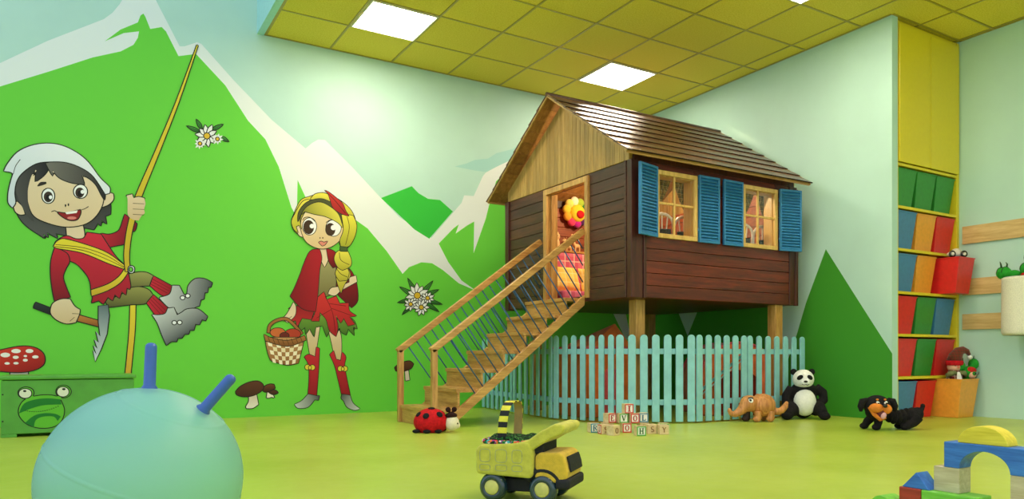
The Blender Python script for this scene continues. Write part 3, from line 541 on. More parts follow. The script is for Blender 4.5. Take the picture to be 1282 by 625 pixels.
('face',[(1.85,1.757),(1.847,1.746),(1.838,1.737),(1.827,1.733),(1.816,1.735),(1.808,1.742),(1.805,1.753),(1.808,1.764),(1.816,1.772),(1.827,1.776),(1.838,1.774),(1.847,1.767)],(252, 252, 250),None,(0,-1),0,1),
('face',[(2.096,1.762),(2.086,1.723),(2.061,1.693),(2.026,1.68),(1.992,1.687),(1.966,1.713),(1.957,1.749),(1.966,1.788),(1.992,1.817),(2.026,1.831),(2.061,1.824),(2.086,1.799)],(250, 250, 246),None,(0,-1),1,1),
('face',[(2.043,1.743),(2.037,1.712),(2.02,1.688),(1.996,1.678),(1.972,1.684),(1.955,1.704),(1.949,1.734),(1.955,1.765),(1.972,1.789),(1.996,1.799),(2.02,1.793),(2.037,1.772)],(66, 44, 24),None,(0,-1),0,1),
('face',[(2.049,1.761),(2.046,1.748),(2.037,1.738),(2.025,1.734),(2.012,1.736),(2.004,1.744),(2,1.756),(2.004,1.769),(2.012,1.778),(2.025,1.783),(2.037,1.781),(2.046,1.773)],(252, 252, 250),None,(0,-1),0,1),
('face',[(1.744,1.799),(1.763,1.825),(1.809,1.83),(1.857,1.795),(1.862,1.8),(1.812,1.836),(1.761,1.831),(1.739,1.802)],(25, 22, 22),None,(0,-1),0,1),
('face',[(1.956,1.797),(2.002,1.825),(2.065,1.817),(2.1,1.775),(2.106,1.779),(2.068,1.823),(2.001,1.832),(1.953,1.802)],(25, 22, 22),None,(0,-1),0,1),
('face',[(1.906,1.651),(1.905,1.648),(1.903,1.645),(1.9,1.644),(1.898,1.644),(1.896,1.647),(1.895,1.65),(1.896,1.654),(1.898,1.657),(1.9,1.658),(1.903,1.657),(1.905,1.655)],(60, 40, 20),None,(0,-1),0,1),
('face',[(1.932,1.653),(1.931,1.65),(1.929,1.647),(1.926,1.646),(1.923,1.646),(1.921,1.649),(1.92,1.652),(1.921,1.656),(1.923,1.659),(1.926,1.66),(1.929,1.659),(1.931,1.657)],(60, 40, 20),None,(0,-1),0,1),
('face',[(1.888,1.608),(1.912,1.619),(1.937,1.612),(1.969,1.626),(1.944,1.59),(1.92,1.579)],(225, 140, 120),None,(0,-1),1,1),
('hair',[(1.645,1.777),(1.672,1.85),(1.741,1.971),(1.808,2.002),(1.748,1.901),(1.716,1.812),(1.73,1.715),(1.711,1.755),(1.681,1.738),(1.7,1.684),(1.666,1.709)],(235, 222, 75),(180, 175, 45),(0,-1),1,1),
('hair',[(1.727,1.849),(1.783,1.947),(1.881,1.989),(1.98,1.985),(2.081,1.891),(2.113,1.763),(2.067,1.81),(1.952,1.857),(1.852,1.868),(1.762,1.885)],(225, 215, 80),(120, 125, 30),(-0.6,-0.4),1,1),
('hair',[(1.81,2),(1.852,2.052),(1.923,2.074),(1.995,2.063),(2.006,1.982),(1.923,2.014)],(238, 226, 80),(190, 182, 50),(0,-1),1,1),
('hairband',[(1.7,1.782),(1.707,1.868),(1.769,1.96),(1.867,2.009),(1.952,2.011),(2.067,1.951),(2.121,1.852),(2.11,1.804),(2.067,1.905),(1.952,1.979),(1.867,1.984),(1.776,1.932),(1.727,1.856)],(75, 80, 40),None,(0,-1),1,1),
('hair',[(2.103,1.886),(2.154,1.892),(2.213,1.89),(2.246,1.805),(2.231,1.701),(2.184,1.608),(2.14,1.583),(2.096,1.587),(2.088,1.645),(2.121,1.749)],(236, 224, 70),(165, 165, 40),(0,-1),1,1),
('hair',[(2.151,1.876),(2.173,1.769),(2.137,1.605),(2.143,1.605),(2.179,1.769),(2.157,1.878)],(80, 75, 15),None,(0,-1),0,1),
('hair',[(2.073,1.389),(2.162,1.388),(2.185,1.315),(2.131,1.231),(2.097,1.144),(2.062,1.239),(2.051,1.331)],(225, 212, 75),(175, 165, 45),(0,-1),1,1),
('hair',[(2.067,1.388),(2.14,1.408),(2.172,1.344),(2.154,1.27),(2.081,1.258),(2.045,1.322)],(230, 218, 75),(175, 165, 45),(0,-1),1,1),
('hair',[(2.084,1.545),(2.162,1.544),(2.194,1.463),(2.184,1.403),(2.11,1.362),(2.067,1.388),(2.035,1.452),(2.045,1.51)],(236, 224, 80),(180, 172, 45),(0,-1),1,1),
('hair',[(2.078,1.527),(2.093,1.454),(2.175,1.415),(2.178,1.42),(2.098,1.458),(2.084,1.528)],(80, 75, 15),None,(0,-1),0,1),
('hair',[(2.057,1.364),(2.094,1.322),(2.156,1.296),(2.159,1.302),(2.098,1.327),(2.062,1.368)],(80, 75, 15),None,(0,-1),0,1),
('hair_tie',[(2.09,1.584),(2.154,1.58),(2.156,1.545),(2.088,1.543)],(70, 95, 40),None,(0,-1),1,1),
('leaf',[(1.944,2.101),(1.987,2.084),(2.052,2.041),(2.11,1.996),(2.14,1.927),(2.172,1.883),(2.096,1.9),(2.023,1.944),(1.997,2.013),(1.977,2.069)],(205, 50, 40),(160, 28, 25),(0,-1),1,1),
('leaf',[(1.957,2.086),(2.035,2.015),(2.137,1.902),(2.142,1.907),(2.04,2.02),(1.961,2.091)],(90, 15, 15),None,(0,-1),0,1),
]),
('wall_mural_flowers','small painted spray of white star flowers high beside the yellow rope','wall painting',[
('leaves',[(0.886,2.481),(0.841,2.509),(0.777,2.515),(0.832,2.483)],(70, 150, 55),(35, 100, 35),(0,-1),1,1),
('leaves',[(0.887,2.483),(0.777,2.516),(0.776,2.513),(0.885,2.479)],(25, 60, 20),None,(0,-1),0,1),
('leaves',[(0.898,2.501),(0.888,2.547),(0.853,2.585),(0.867,2.531)],(70, 150, 55),(35, 100, 35),(0,-1),1,1),
('leaves',[(0.9,2.502),(0.854,2.586),(0.852,2.584),(0.897,2.5)],(25, 60, 20),None,(0,-1),0,1),
('leaves',[(0.969,2.51),(1.018,2.529),(1.065,2.577),(1.007,2.551)],(70, 150, 55),(35, 100, 35),(0,-1),1,1),
('leaves',[(0.97,2.508),(1.066,2.576),(1.065,2.579),(0.969,2.511)],(25, 60, 20),None,(0,-1),0,1),
('leaves',[(1.043,2.463),(1.067,2.437),(1.111,2.433),(1.079,2.463)],(70, 150, 55),(35, 100, 35),(0,-1),1,1),
('leaves',[(1.042,2.461),(1.11,2.432),(1.112,2.435),(1.043,2.465)],(25, 60, 20),None,(0,-1),0,1),
('petals#1',[(0.95,2.464),(0.992,2.472),(1.026,2.454),(0.987,2.437),(0.947,2.447)],(246, 247, 244),(225, 228, 222),(0.99,-0.15),1,1),
('petals#1',[(0.95,2.453),(0.979,2.438),(0.991,2.404),(0.957,2.411),(0.939,2.439)],(246, 247, 244),(225, 228, 222),(0.71,-0.7),1,1),
('petals#1',[(0.945,2.443),(0.959,2.405),(0.949,2.363),(0.928,2.395),(0.929,2.438)],(246, 247, 244),(225, 228, 222),(0.16,-0.99),1,1),
('petals#1',[(0.936,2.438),(0.923,2.389),(0.892,2.355),(0.895,2.4),(0.922,2.444)],(246, 247, 244),(225, 228, 222),(-0.45,-0.89),1,1),
('petals#1',[(0.926,2.439),(0.898,2.41),(0.862,2.403),(0.884,2.438),(0.919,2.453)],(246, 247, 244),(225, 228, 222),(-0.89,-0.46),1,1),
('petals#1',[(0.92,2.447),(0.878,2.439),(0.845,2.456),(0.883,2.473),(0.922,2.464)],(246, 247, 244),(225, 228, 222),(-0.99,0.15),1,1),
('petals#1',[(0.92,2.457),(0.891,2.472),(0.879,2.506),(0.912,2.5),(0.93,2.471)],(246, 247, 244),(225, 228, 222),(-0.71,0.7),1,1),
('petals#1',[(0.925,2.467),(0.911,2.505),(0.921,2.547),(0.942,2.516),(0.94,2.472)],(246, 247, 244),(225, 228, 222),(-0.16,0.99),1,1),
('petals#1',[(0.934,2.473),(0.947,2.522),(0.978,2.557),(0.975,2.511),(0.948,2.467)],(246, 247, 244),(225, 228, 222),(0.45,0.89),1,1),
('petals#1',[(0.943,2.471),(0.972,2.501),(1.009,2.509),(0.986,2.473),(0.951,2.457)],(246, 247, 244),(225, 228, 222),(0.89,0.46),1,1),
('flower_centre#1',[(0.957,2.459),(0.954,2.446),(0.946,2.436),(0.935,2.431),(0.924,2.433),(0.916,2.44),(0.913,2.452),(0.916,2.464),(0.924,2.474),(0.935,2.479),(0.946,2.478),(0.954,2.47)],(225, 185, 45),None,(0,-1),1,1),
('petals#2',[(0.888,2.383),(0.91,2.384),(0.925,2.372),(0.905,2.366),(0.886,2.374)],(246, 247, 244),(225, 228, 222),(0.96,-0.3),0,1),
('petals#2',[(0.888,2.377),(0.9,2.366),(0.902,2.346),(0.887,2.354),(0.881,2.371)],(246, 247, 244),(225, 228, 222),(0.54,-0.84),0,1),
('petals#2',[(0.884,2.372),(0.885,2.351),(0.875,2.331),(0.869,2.35),(0.876,2.372)],(246, 247, 244),(225, 228, 222),(-0.13,-0.99),0,1),
('petals#2',[(0.878,2.371),(0.864,2.349),(0.844,2.338),(0.853,2.36),(0.873,2.377)],(246, 247, 244),(225, 228, 222),(-0.73,-0.68),0,1),
('petals#2',[(0.874,2.374),(0.856,2.366),(0.838,2.371),(0.855,2.384),(0.873,2.383)],(246, 247, 244),(225, 228, 222),(-1,-0.05),0,1),
('petals#2',[(0.872,2.38),(0.853,2.388),(0.843,2.406),(0.863,2.403),(0.877,2.388)],(246, 247, 244),(225, 228, 222),(-0.8,0.6),0,1),
('petals#2',[(0.875,2.386),(0.867,2.402),(0.872,2.421),(0.883,2.408),(0.883,2.389)],(246, 247, 244),(225, 228, 222),(-0.22,0.98),0,1),
('petals#2',[(0.88,2.389),(0.886,2.411),(0.901,2.427),(0.9,2.405),(0.887,2.386)],(246, 247, 244),(225, 228, 222),(0.46,0.89),0,1),
('petals#2',[(0.885,2.388),(0.905,2.404),(0.926,2.408),(0.911,2.389),(0.889,2.38)],(246, 247, 244),(225, 228, 222),(0.92,0.39),0,1),
('flower_centre#2',[(0.892,2.382),(0.89,2.375),(0.886,2.37),(0.88,2.368),(0.875,2.369),(0.871,2.372),(0.869,2.378),(0.871,2.385),(0.875,2.39),(0.88,2.392),(0.886,2.392),(0.89,2.388)],(225, 185, 45),None,(0,-1),1,1),
('petals#3',[(1.026,2.446),(1.048,2.451),(1.067,2.443),(1.047,2.433),(1.026,2.437)],(246, 247, 244),(225, 228, 222),(1,-0.1),0,1),
('petals#3',[(1.027,2.44),(1.042,2.432),(1.047,2.413),(1.03,2.417),(1.021,2.432)],(246, 247, 244),(225, 228, 222),(0.7,-0.72),0,1),
('petals#3',[(1.023,2.434),(1.029,2.413),(1.022,2.392),(1.013,2.41),(1.015,2.432)],(246, 247, 244),(225, 228, 222),(0.07,-1),0,1),
('petals#3',[(1.018,2.432),(1.008,2.407),(0.99,2.392),(0.995,2.416),(1.011,2.436)],(246, 247, 244),(225, 228, 222),(-0.58,-0.81),0,1),
('petals#3',[(1.013,2.434),(0.996,2.422),(0.977,2.423),(0.992,2.438),(1.011,2.442)],(246, 247, 244),(225, 228, 222),(-0.97,-0.25),0,1),
('petals#3',[(1.011,2.439),(0.989,2.442),(0.976,2.457),(0.997,2.459),(1.014,2.448)],(246, 247, 244),(225, 228, 222),(-0.9,0.43),0,1),
('petals#3',[(1.012,2.445),(1.001,2.459),(1.002,2.479),(1.016,2.468),(1.02,2.45)],(246, 247, 244),(225, 228, 222),(-0.41,0.91),0,1),
('petals#3',[(1.017,2.449),(1.018,2.472),(1.031,2.491),(1.034,2.469),(1.025,2.448)],(246, 247, 244),(225, 228, 222),(0.27,0.96),0,1),
('petals#3',[(1.023,2.449),(1.039,2.47),(1.061,2.478),(1.049,2.457),(1.027,2.443)],(246, 247, 244),(225, 228, 222),(0.83,0.56),0,1),
('flower_centre#3',[(1.03,2.443),(1.029,2.436),(1.025,2.431),(1.019,2.428),(1.013,2.429),(1.009,2.433),(1.007,2.439),(1.009,2.446),(1.013,2.451),(1.019,2.453),(1.025,2.453),(1.029,2.449)],(225, 185, 45),None,(0,-1),1,1),
]),
('wall_mural_flowers','large painted spray of white star flowers above the stair handrail','wall painting',[
('leaves',[(2.876,1.127),(2.797,1.192),(2.679,1.231),(2.775,1.156)],(70, 150, 55),(35, 100, 35),(0,-1),1,1),
('leaves',[(2.877,1.129),(2.68,1.232),(2.677,1.229),(2.875,1.126)],(25, 60, 20),None,(0,-1),0,1),
('leaves',[(2.876,1.127),(2.844,1.226),(2.764,1.322),(2.806,1.205)],(70, 150, 55),(35, 100, 35),(0,-1),1,1),
('leaves',[(2.878,1.128),(2.766,1.323),(2.762,1.321),(2.874,1.126)],(25, 60, 20),None,(0,-1),0,1),
('leaves',[(2.876,1.127),(2.964,1.197),(3.034,1.31),(2.93,1.222)],(70, 150, 55),(35, 100, 35),(0,-1),1,1),
('leaves',[(2.878,1.126),(3.036,1.309),(3.033,1.312),(2.874,1.129)],(25, 60, 20),None,(0,-1),0,1),
('leaves',[(2.876,1.127),(2.983,1.152),(3.097,1.224),(2.966,1.189)],(70, 150, 55),(35, 100, 35),(0,-1),1,1),
('leaves',[(2.877,1.126),(3.098,1.222),(3.096,1.226),(2.875,1.129)],(25, 60, 20),None,(0,-1),0,1),
('leaves',[(2.876,1.127),(2.987,1.084),(3.137,1.075),(2.998,1.124)],(70, 150, 55),(35, 100, 35),(0,-1),1,1),
('leaves',[(2.875,1.125),(3.137,1.073),(3.138,1.077),(2.876,1.129)],(25, 60, 20),None,(0,-1),0,1),
('leaves',[(2.876,1.127),(2.964,1.051),(3.101,0.997),(2.989,1.087)],(70, 150, 55),(35, 100, 35),(0,-1),1,1),
('leaves',[(2.875,1.126),(3.1,0.995),(3.103,0.998),(2.877,1.129)],(25, 60, 20),None,(0,-1),0,1),
('leaves',[(2.876,1.127),(2.783,1.063),(2.704,0.954),(2.813,1.035)],(70, 150, 55),(35, 100, 35),(0,-1),1,1),
('leaves',[(2.874,1.129),(2.702,0.955),(2.705,0.953),(2.877,1.126)],(25, 60, 20),None,(0,-1),0,1),
('leaves',[(2.876,1.127),(2.772,1.123),(2.657,1.074),(2.781,1.083)],(70, 150, 55),(35, 100, 35),(0,-1),1,1),
('leaves',[(2.875,1.129),(2.657,1.076),(2.658,1.072),(2.876,1.125)],(25, 60, 20),None,(0,-1),0,1),
('petals#4',[(2.885,1.163),(2.943,1.17),(2.991,1.147),(2.938,1.129),(2.883,1.142)],(246, 247, 244),(225, 228, 222),(1,-0.1),1,1),
('petals#4',[(2.887,1.151),(2.929,1.134),(2.949,1.094),(2.902,1.101),(2.873,1.135)],(246, 247, 244),(225, 228, 222),(0.78,-0.62),1,1),
('petals#4',[(2.881,1.141),(2.909,1.098),(2.904,1.048),(2.868,1.083),(2.861,1.133)],(246, 247, 244),(225, 228, 222),(0.32,-0.95),1,1),
('petals#4',[(2.871,1.134),(2.867,1.076),(2.833,1.031),(2.825,1.084),(2.85,1.138)],(246, 247, 244),(225, 228, 222),(-0.24,-0.97),1,1),
('petals#4',[(2.859,1.134),(2.83,1.093),(2.783,1.077),(2.801,1.122),(2.844,1.148)],(246, 247, 244),(225, 228, 222),(-0.73,-0.69),1,1),
('petals#4',[(2.848,1.14),(2.795,1.118),(2.742,1.127),(2.787,1.157),(2.845,1.159)],(246, 247, 244),(225, 228, 222),(-0.98,-0.18),1,1),
('petals#4',[(2.844,1.15),(2.798,1.155),(2.766,1.187),(2.814,1.193),(2.852,1.169)],(246, 247, 244),(225, 228, 222),(-0.93,0.38),1,1),
('petals#4',[(2.845,1.161),(2.806,1.195),(2.796,1.243),(2.841,1.22),(2.863,1.174)],(246, 247, 244),(225, 228, 222),(-0.58,0.82),1,1),
('petals#4',[(2.854,1.17),(2.84,1.226),(2.859,1.278),(2.883,1.23),(2.875,1.172)],(246, 247, 244),(225, 228, 222),(-0.04,1),1,1),
('petals#4',[(2.865,1.174),(2.881,1.22),(2.922,1.249),(2.918,1.201),(2.884,1.165)],(246, 247, 244),(225, 228, 222),(0.5,0.86),1,1),
('petals#4',[(2.877,1.171),(2.923,1.207),(2.978,1.213),(2.943,1.171),(2.887,1.154)],(246, 247, 244),(225, 228, 222),(0.89,0.45),1,1),
('flower_centre#4',[(2.895,1.155),(2.891,1.14),(2.88,1.129),(2.865,1.125),(2.85,1.128),(2.839,1.138),(2.835,1.152),(2.839,1.167),(2.85,1.178),(2.865,1.182),(2.88,1.179),(2.891,1.169)],(225, 185, 45),None,(0,-1),1,1),
('petals#5',[(2.987,1.134),(3.02,1.132),(3.044,1.114),(3.013,1.11),(2.983,1.123)],(246, 247, 244),(225, 228, 222),(0.96,-0.3),1,1),
('petals#5',[(2.986,1.126),(3.005,1.11),(3.008,1.084),(2.984,1.096),(2.975,1.12)],(246, 247, 244),(225, 228, 222),(0.54,-0.84),1,1),
('petals#5',[(2.979,1.121),(2.982,1.092),(2.966,1.067),(2.957,1.094),(2.967,1.122)],(246, 247, 244),(225, 228, 222),(-0.13,-0.99),1,1),
('petals#5',[(2.971,1.12),(2.949,1.093),(2.919,1.081),(2.933,1.109),(2.962,1.128)],(246, 247, 244),(225, 228, 222),(-0.73,-0.68),1,1),
('petals#5',[(2.964,1.125),(2.936,1.116),(2.909,1.126),(2.935,1.139),(2.963,1.136)],(246, 247, 244),(225, 228, 222),(-1,-0.05),1,1),
('petals#5',[(2.962,1.132),(2.932,1.145),(2.917,1.17),(2.947,1.164),(2.97,1.142)],(246, 247, 244),(225, 228, 222),(-0.8,0.6),1,1),
('petals#5',[(2.966,1.14),(2.954,1.162),(2.961,1.187),(2.978,1.168),(2.978,1.143)],(246, 247, 244),(225, 228, 222),(-0.22,0.98),1,1),
('petals#5',[(2.974,1.143),(2.982,1.172),(3.006,1.19),(3.005,1.162),(2.985,1.138)],(246, 247, 244),(225, 228, 222),(0.46,0.89),1,1),
('petals#5',[(2.982,1.141),(3.012,1.16),(3.045,1.162),(3.022,1.139),(2.987,1.13)],(246, 247, 244),(225, 228, 222),(0.92,0.39),1,1),
('flower_centre#5',[(2.992,1.132),(2.99,1.124),(2.983,1.117),(2.974,1.115),(2.966,1.117),(2.959,1.123),(2.957,1.131),(2.959,1.139),(2.966,1.145),(2.974,1.148),(2.983,1.146),(2.99,1.14)],(225, 185, 45),None,(0,-1),1,1),
('petals#6',[(2.806,1.067),(2.839,1.068),(2.866,1.051),(2.834,1.044),(2.803,1.055)],(246, 247, 244),(225, 228, 222),(0.98,-0.2),1,1),
('petals#6',[(2.805,1.059),(2.827,1.044),(2.833,1.018),(2.807,1.028),(2.796,1.051)],(246, 247, 244),(225, 228, 222),(0.62,-0.78),1,1),
('petals#6',[(2.8,1.052),(2.805,1.023),(2.792,0.997),(2.78,1.023),(2.787,1.052)],(246, 247, 244),(225, 228, 222),(-0.03,-1),1,1),
('petals#6',[(2.791,1.051),(2.773,1.021),(2.743,1.006),(2.754,1.036),(2.782,1.058)],(246, 247, 244),(225, 228, 222),(-0.66,-0.75),1,1),
('petals#6',[(2.784,1.055),(2.757,1.044),(2.729,1.051),(2.753,1.067),(2.782,1.067)],(246, 247, 244),(225, 228, 222),(-0.99,-0.15),1,1),
('petals#6',[(2.781,1.063),(2.75,1.073),(2.732,1.097),(2.763,1.093),(2.788,1.073)],(246, 247, 244),(225, 228, 222),(-0.85,0.52),1,1),
('petals#6',[(2.784,1.07),(2.77,1.092),(2.774,1.118),(2.794,1.1),(2.796,1.075)],(246, 247, 244),(225, 228, 222),(-0.32,0.95),1,1),
('petals#6',[(2.792,1.075),(2.797,1.104),(2.819,1.125),(2.821,1.096),(2.804,1.071)],(246, 247, 244),(225, 228, 222),(0.37,0.93),1,1),
('petals#6',[(2.8,1.073),(2.828,1.095),(2.861,1.1),(2.84,1.075),(2.806,1.063)],(246, 247, 244),(225, 228, 222),(0.88,0.48),1,1),
('flower_centre#6',[(2.811,1.063),(2.809,1.055),(2.802,1.049),(2.794,1.046),(2.785,1.048),(2.779,1.054),(2.776,1.062),(2.779,1.071),(2.785,1.077),(2.794,1.079),(2.802,1.077),(2.809,1.072)],(225, 185, 45),None,(0,-1),1,1),
('petals#7',[(2.92,1.043),(2.959,1.052),(2.994,1.039),(2.959,1.024),(2.92,1.029)],(246, 247, 244),(225, 228, 222),(1,-0),1,1),
('petals#7',[(2.921,1.035),(2.951,1.024),(2.967,0.997),(2.934,1.001),(2.913,1.023)],(246, 247, 244),(225, 228, 222),(0.81,-0.59),1,1),
('petals#7',[(2.918,1.027),(2.936,0.997),(2.932,0.962),(2.908,0.987),(2.903,1.022)],(246, 247, 244),(225, 228, 222),(0.31,-0.95),1,1),
('petals#7',[(2.909,1.022),(2.904,0.982),(2.878,0.953),(2.875,0.99),(2.895,1.026)],(246, 247, 244),(225, 228, 222),(-0.31,-0.95),1,1),
('petals#7',[(2.9,1.023),(2.877,0.998),(2.843,0.99),(2.86,1.02),(2.891,1.034)],(246, 247, 244),(225, 228, 222),(-0.81,-0.59),1,1),
('petals#7',[(2.893,1.029),(2.854,1.02),(2.82,1.033),(2.854,1.048),(2.893,1.042)],(246, 247, 244),(225, 228, 222),(-1,-0),1,1),
('petals#7',[(2.891,1.037),(2.862,1.048),(2.847,1.075),(2.879,1.071),(2.9,1.049)],(246, 247, 244),(225, 228, 222),(-0.81,0.59),1,1),
('petals#7',[(2.895,1.045),(2.877,1.075),(2.881,1.109),(2.905,1.085),(2.909,1.05)],(246, 247, 244),(225, 228, 222),(-0.31,0.95),1,1),
('petals#7',[(2.903,1.05),(2.909,1.09),(2.935,1.119),(2.938,1.082),(2.918,1.046)],(246, 247, 244),(225, 228, 222),(0.31,0.95),1,1),
('petals#7',[(2.913,1.049),(2.936,1.074),(2.97,1.082),(2.953,1.052),(2.921,1.038)],(246, 247, 244),(225, 228, 222),(0.81,0.59),1,1),
('flower_centre#7',[(2.927,1.037),(2.925,1.027),(2.917,1.019),(2.906,1.016),(2.896,1.018),(2.888,1.025),(2.885,1.035),(2.888,1.045),(2.896,1.053),(2.906,1.056),(2.917,1.053),(2.925,1.046)],(225, 185, 45),None,(0,-1),1,1),
]),
('wall_mural_mushroom','painted red toadstool with white dots above the green toy chest','wall painting',[
('stem',[(-0.442,0.439),(-0.335,0.442),(-0.323,0.25),(-0.453,0.254)],(170, 165, 155),(120, 115, 105),(0,-1),1,1),
('mushroom_cap',[(-0.585,0.501),(-0.552,0.569),(-0.475,0.6),(-0.374,0.622),(-0.295,0.614),(-0.243,0.577),(-0.226,0.528),(-0.237,0.479),(-0.284,0.444),(-0.374,0.424),(-0.508,0.433),(-0.574,0.447)],(215, 55, 35),(160, 25, 20),(0.4,-1),1,1),
('mushroom_cap',[(-0.445,0.556),(-0.449,0.547),(-0.46,0.54),(-0.475,0.538),(-0.49,0.54),(-0.501,0.547),(-0.505,0.556),(-0.501,0.565),(-0.49,0.571),(-0.475,0.574),(-0.46,0.571),(-0.449,0.565)],(245, 240, 230),None,(0,-1),0,1),
('mushroom_cap',[(-0.378,0.586),(-0.382,0.578),(-0.393,0.572),(-0.408,0.57),(-0.423,0.572),(-0.434,0.578),(-0.438,0.586),(-0.434,0.594),(-0.423,0.6),(-0.408,0.603),(-0.393,0.6),(-0.382,0.594)],(245, 240, 230),None,(0,-1),0,1),
('mushroom_cap',[(-0.298,0.586),(-0.302,0.579),(-0.311,0.573),(-0.323,0.571),(-0.336,0.573),(-0.345,0.579),(-0.348,0.586),(-0.345,0.594),(-0.336,0.6),(-0.323,0.602),(-0.311,0.6),(-0.302,0.594)],(245, 240, 230),None,(0,-1),0,1),
('mushroom_cap',[(-0.391,0.538),(-0.394,0.532),(-0.401,0.527),(-0.41,0.525),(-0.42,0.527),(-0.427,0.532),(-0.429,0.538),(-0.427,0.544),(-0.42,0.549),(-0.41,0.55),(-0.401,0.549),(-0.394,0.544)],(245, 240, 230),None,(0,-1),0,1),
('mushroom_cap',[(-0.338,0.547),(-0.34,0.543),(-0.344,0.54),(-0.35,0.539),(-0.355,0.54),(-0.359,0.543),(-0.361,0.547),(-0.359,0.552),(-0.355,0.555),(-0.35,0.556),(-0.344,0.555),(-0.34,0.552)],(245, 240, 230),None,(0,-1),0,1),
('mushroom_cap',[(-0.265,0.54),(-0.268,0.534),(-0.275,0.53),(-0.286,0.528),(-0.296,0.53),(-0.304,0.534),(-0.306,0.54),(-0.304,0.547),(-0.296,0.551),(-0.286,0.553),(-0.275,0.551),(-0.268,0.547)],(245, 240, 230),None,(0,-1),0,1),
('mushroom_cap',[(-0.334,0.515),(-0.336,0.51),(-0.342,0.506),(-0.35,0.504),(-0.358,0.506),(-0.363,0.51),(-0.365,0.516),(-0.363,0.521),(-0.358,0.525),(-0.35,0.527),(-0.342,0.525),(-0.336,0.521)],(245, 240, 230),None,(0,-1),0,1),
('mushroom_cap',[(-0.447,0.491),(-0.449,0.486),(-0.456,0.483),(-0.464,0.482),(-0.472,0.483),(-0.478,0.487),(-0.481,0.491),(-0.478,0.496),(-0.472,0.5),(-0.464,0.501),(-0.456,0.5),(-0.449,0.496)],(245, 240, 230),None,(0,-1),0,1),
('mushroom_cap',[(-0.391,0.492),(-0.394,0.487),(-0.4,0.484),(-0.408,0.483),(-0.417,0.484),(-0.423,0.488),(-0.425,0.492),(-0.423,0.497),(-0.417,0.501),(-0.408,0.502),(-0.4,0.501),(-0.394,0.497)],(245, 240, 230),None,(0,-1),0,1),
('mushroom_cap',[(-0.51,0.501),(-0.513,0.495),(-0.52,0.491),(-0.53,0.489),(-0.54,0.491),(-0.547,0.495),(-0.55,0.501),(-0.547,0.507),(-0.54,0.512),(-0.53,0.513),(-0.52,0.512),(-0.513,0.507)],(245, 240, 230),None,(0,-1),0,1),
]),
('wall_mural_mushroom','pair of brown mushrooms painted low on the wall below the basket','wall painting',[
('stem',[(1.276,0.191),(1.341,0.199),(1.356,0.113),(1.312,0.083),(1.259,0.082),(1.253,0.095),(1.276,0.141)],(215, 195, 175),(245, 235, 220),(0,-1),1,1),
('stem',[(1.434,0.218),(1.471,0.218),(1.493,0.167),(1.469,0.176),(1.449,0.169),(1.427,0.171)],(240, 228, 210),None,(0,-1),1,1),
('mushroom_cap',[(1.449,0.218),(1.468,0.24),(1.504,0.233),(1.525,0.213),(1.486,0.198)],(95, 50, 28),(60, 28, 16),(0,-1),1,1),
('mushroom_cap',[(1.395,0.235),(1.413,0.273),(1.455,0.291),(1.489,0.287),(1.499,0.255),(1.455,0.231),(1.419,0.223)],(115, 65, 35),(60, 28, 16),(0,-1),1,1),
('mushroom_cap',[(1.169,0.232),(1.206,0.274),(1.276,0.31),(1.347,0.32),(1.389,0.296),(1.399,0.264),(1.383,0.236),(1.336,0.205),(1.276,0.188),(1.218,0.19),(1.177,0.207)],(100, 55, 32),(70, 34, 20),(0,-1),1,1),
]),
('wall_mural_mushroom','single small brown mushroom painted behind the foot of the stair railing','wall painting',[
('stem',[(2.734,0.42),(2.768,0.426),(2.783,0.307),(2.742,0.3)],(225, 205, 185),None,(0,-1),1,1),
('mushroom_cap',[(2.63,0.431),(2.683,0.471),(2.779,0.495),(2.824,0.466),(2.794,0.42),(2.704,0.394),(2.641,0.401)],(105, 60, 35),(65, 32, 18),(0,-1),1,1),
]),
('FROG','','',[
('frog',[(-0.298,0.259),(-0.268,0.27),(-0.197,0.28),(-0.126,0.266),(-0.095,0.209),(-0.087,0.159),(-0.105,0.098),(-0.147,0.063),(-0.218,0.057),(-0.288,0.082),(-0.332,0.133),(-0.342,0.181),(-0.327,0.229)],(96, 185, 48),None,(0,-1),1,1),
('frog',[(-0.261,0.298),(-0.266,0.279),(-0.282,0.266),(-0.303,0.261),(-0.323,0.267),(-0.339,0.281),(-0.344,0.3),(-0.339,0.318),(-0.323,0.332),(-0.303,0.336),(-0.282,0.331),(-0.266,0.317)],(96, 185, 48),None,(0,-1),1,1),
('frog',[(-0.048,0.301),(-0.054,0.28),(-0.069,0.266),(-0.09,0.261),(-0.111,0.267),(-0.126,0.282),(-0.131,0.303),(-0.126,0.323),(-0.111,0.338),(-0.09,0.343),(-0.069,0.337),(-0.054,0.321)],(96, 185, 48),None,(0,-1),1,1),
('frog',[(-0.308,0.271),(-0.27,0.282),(-0.248,0.263),(-0.298,0.238)],(96, 185, 48),None,(0,-1),0,1),
('frog',[(-0.134,0.269),(-0.108,0.274),(-0.1,0.246),(-0.136,0.252)],(96, 185, 48),None,(0,-1),0,1),
('frog',[(-0.273,0.294),(-0.277,0.279),(-0.29,0.268),(-0.307,0.265),(-0.323,0.269),(-0.336,0.281),(-0.34,0.296),(-0.336,0.311),(-0.323,0.322),(-0.307,0.325),(-0.29,0.321),(-0.277,0.31)],(225, 228, 205),None,(0,-1),1,1),
('frog',[(-0.06,0.3),(-0.064,0.284),(-0.076,0.272),(-0.093,0.268),(-0.11,0.273),(-0.122,0.285),(-0.126,0.301),(-0.122,0.317),(-0.11,0.329),(-0.093,0.333),(-0.076,0.328),(-0.064,0.316)],(225, 228, 205),None,(0,-1),1,1),
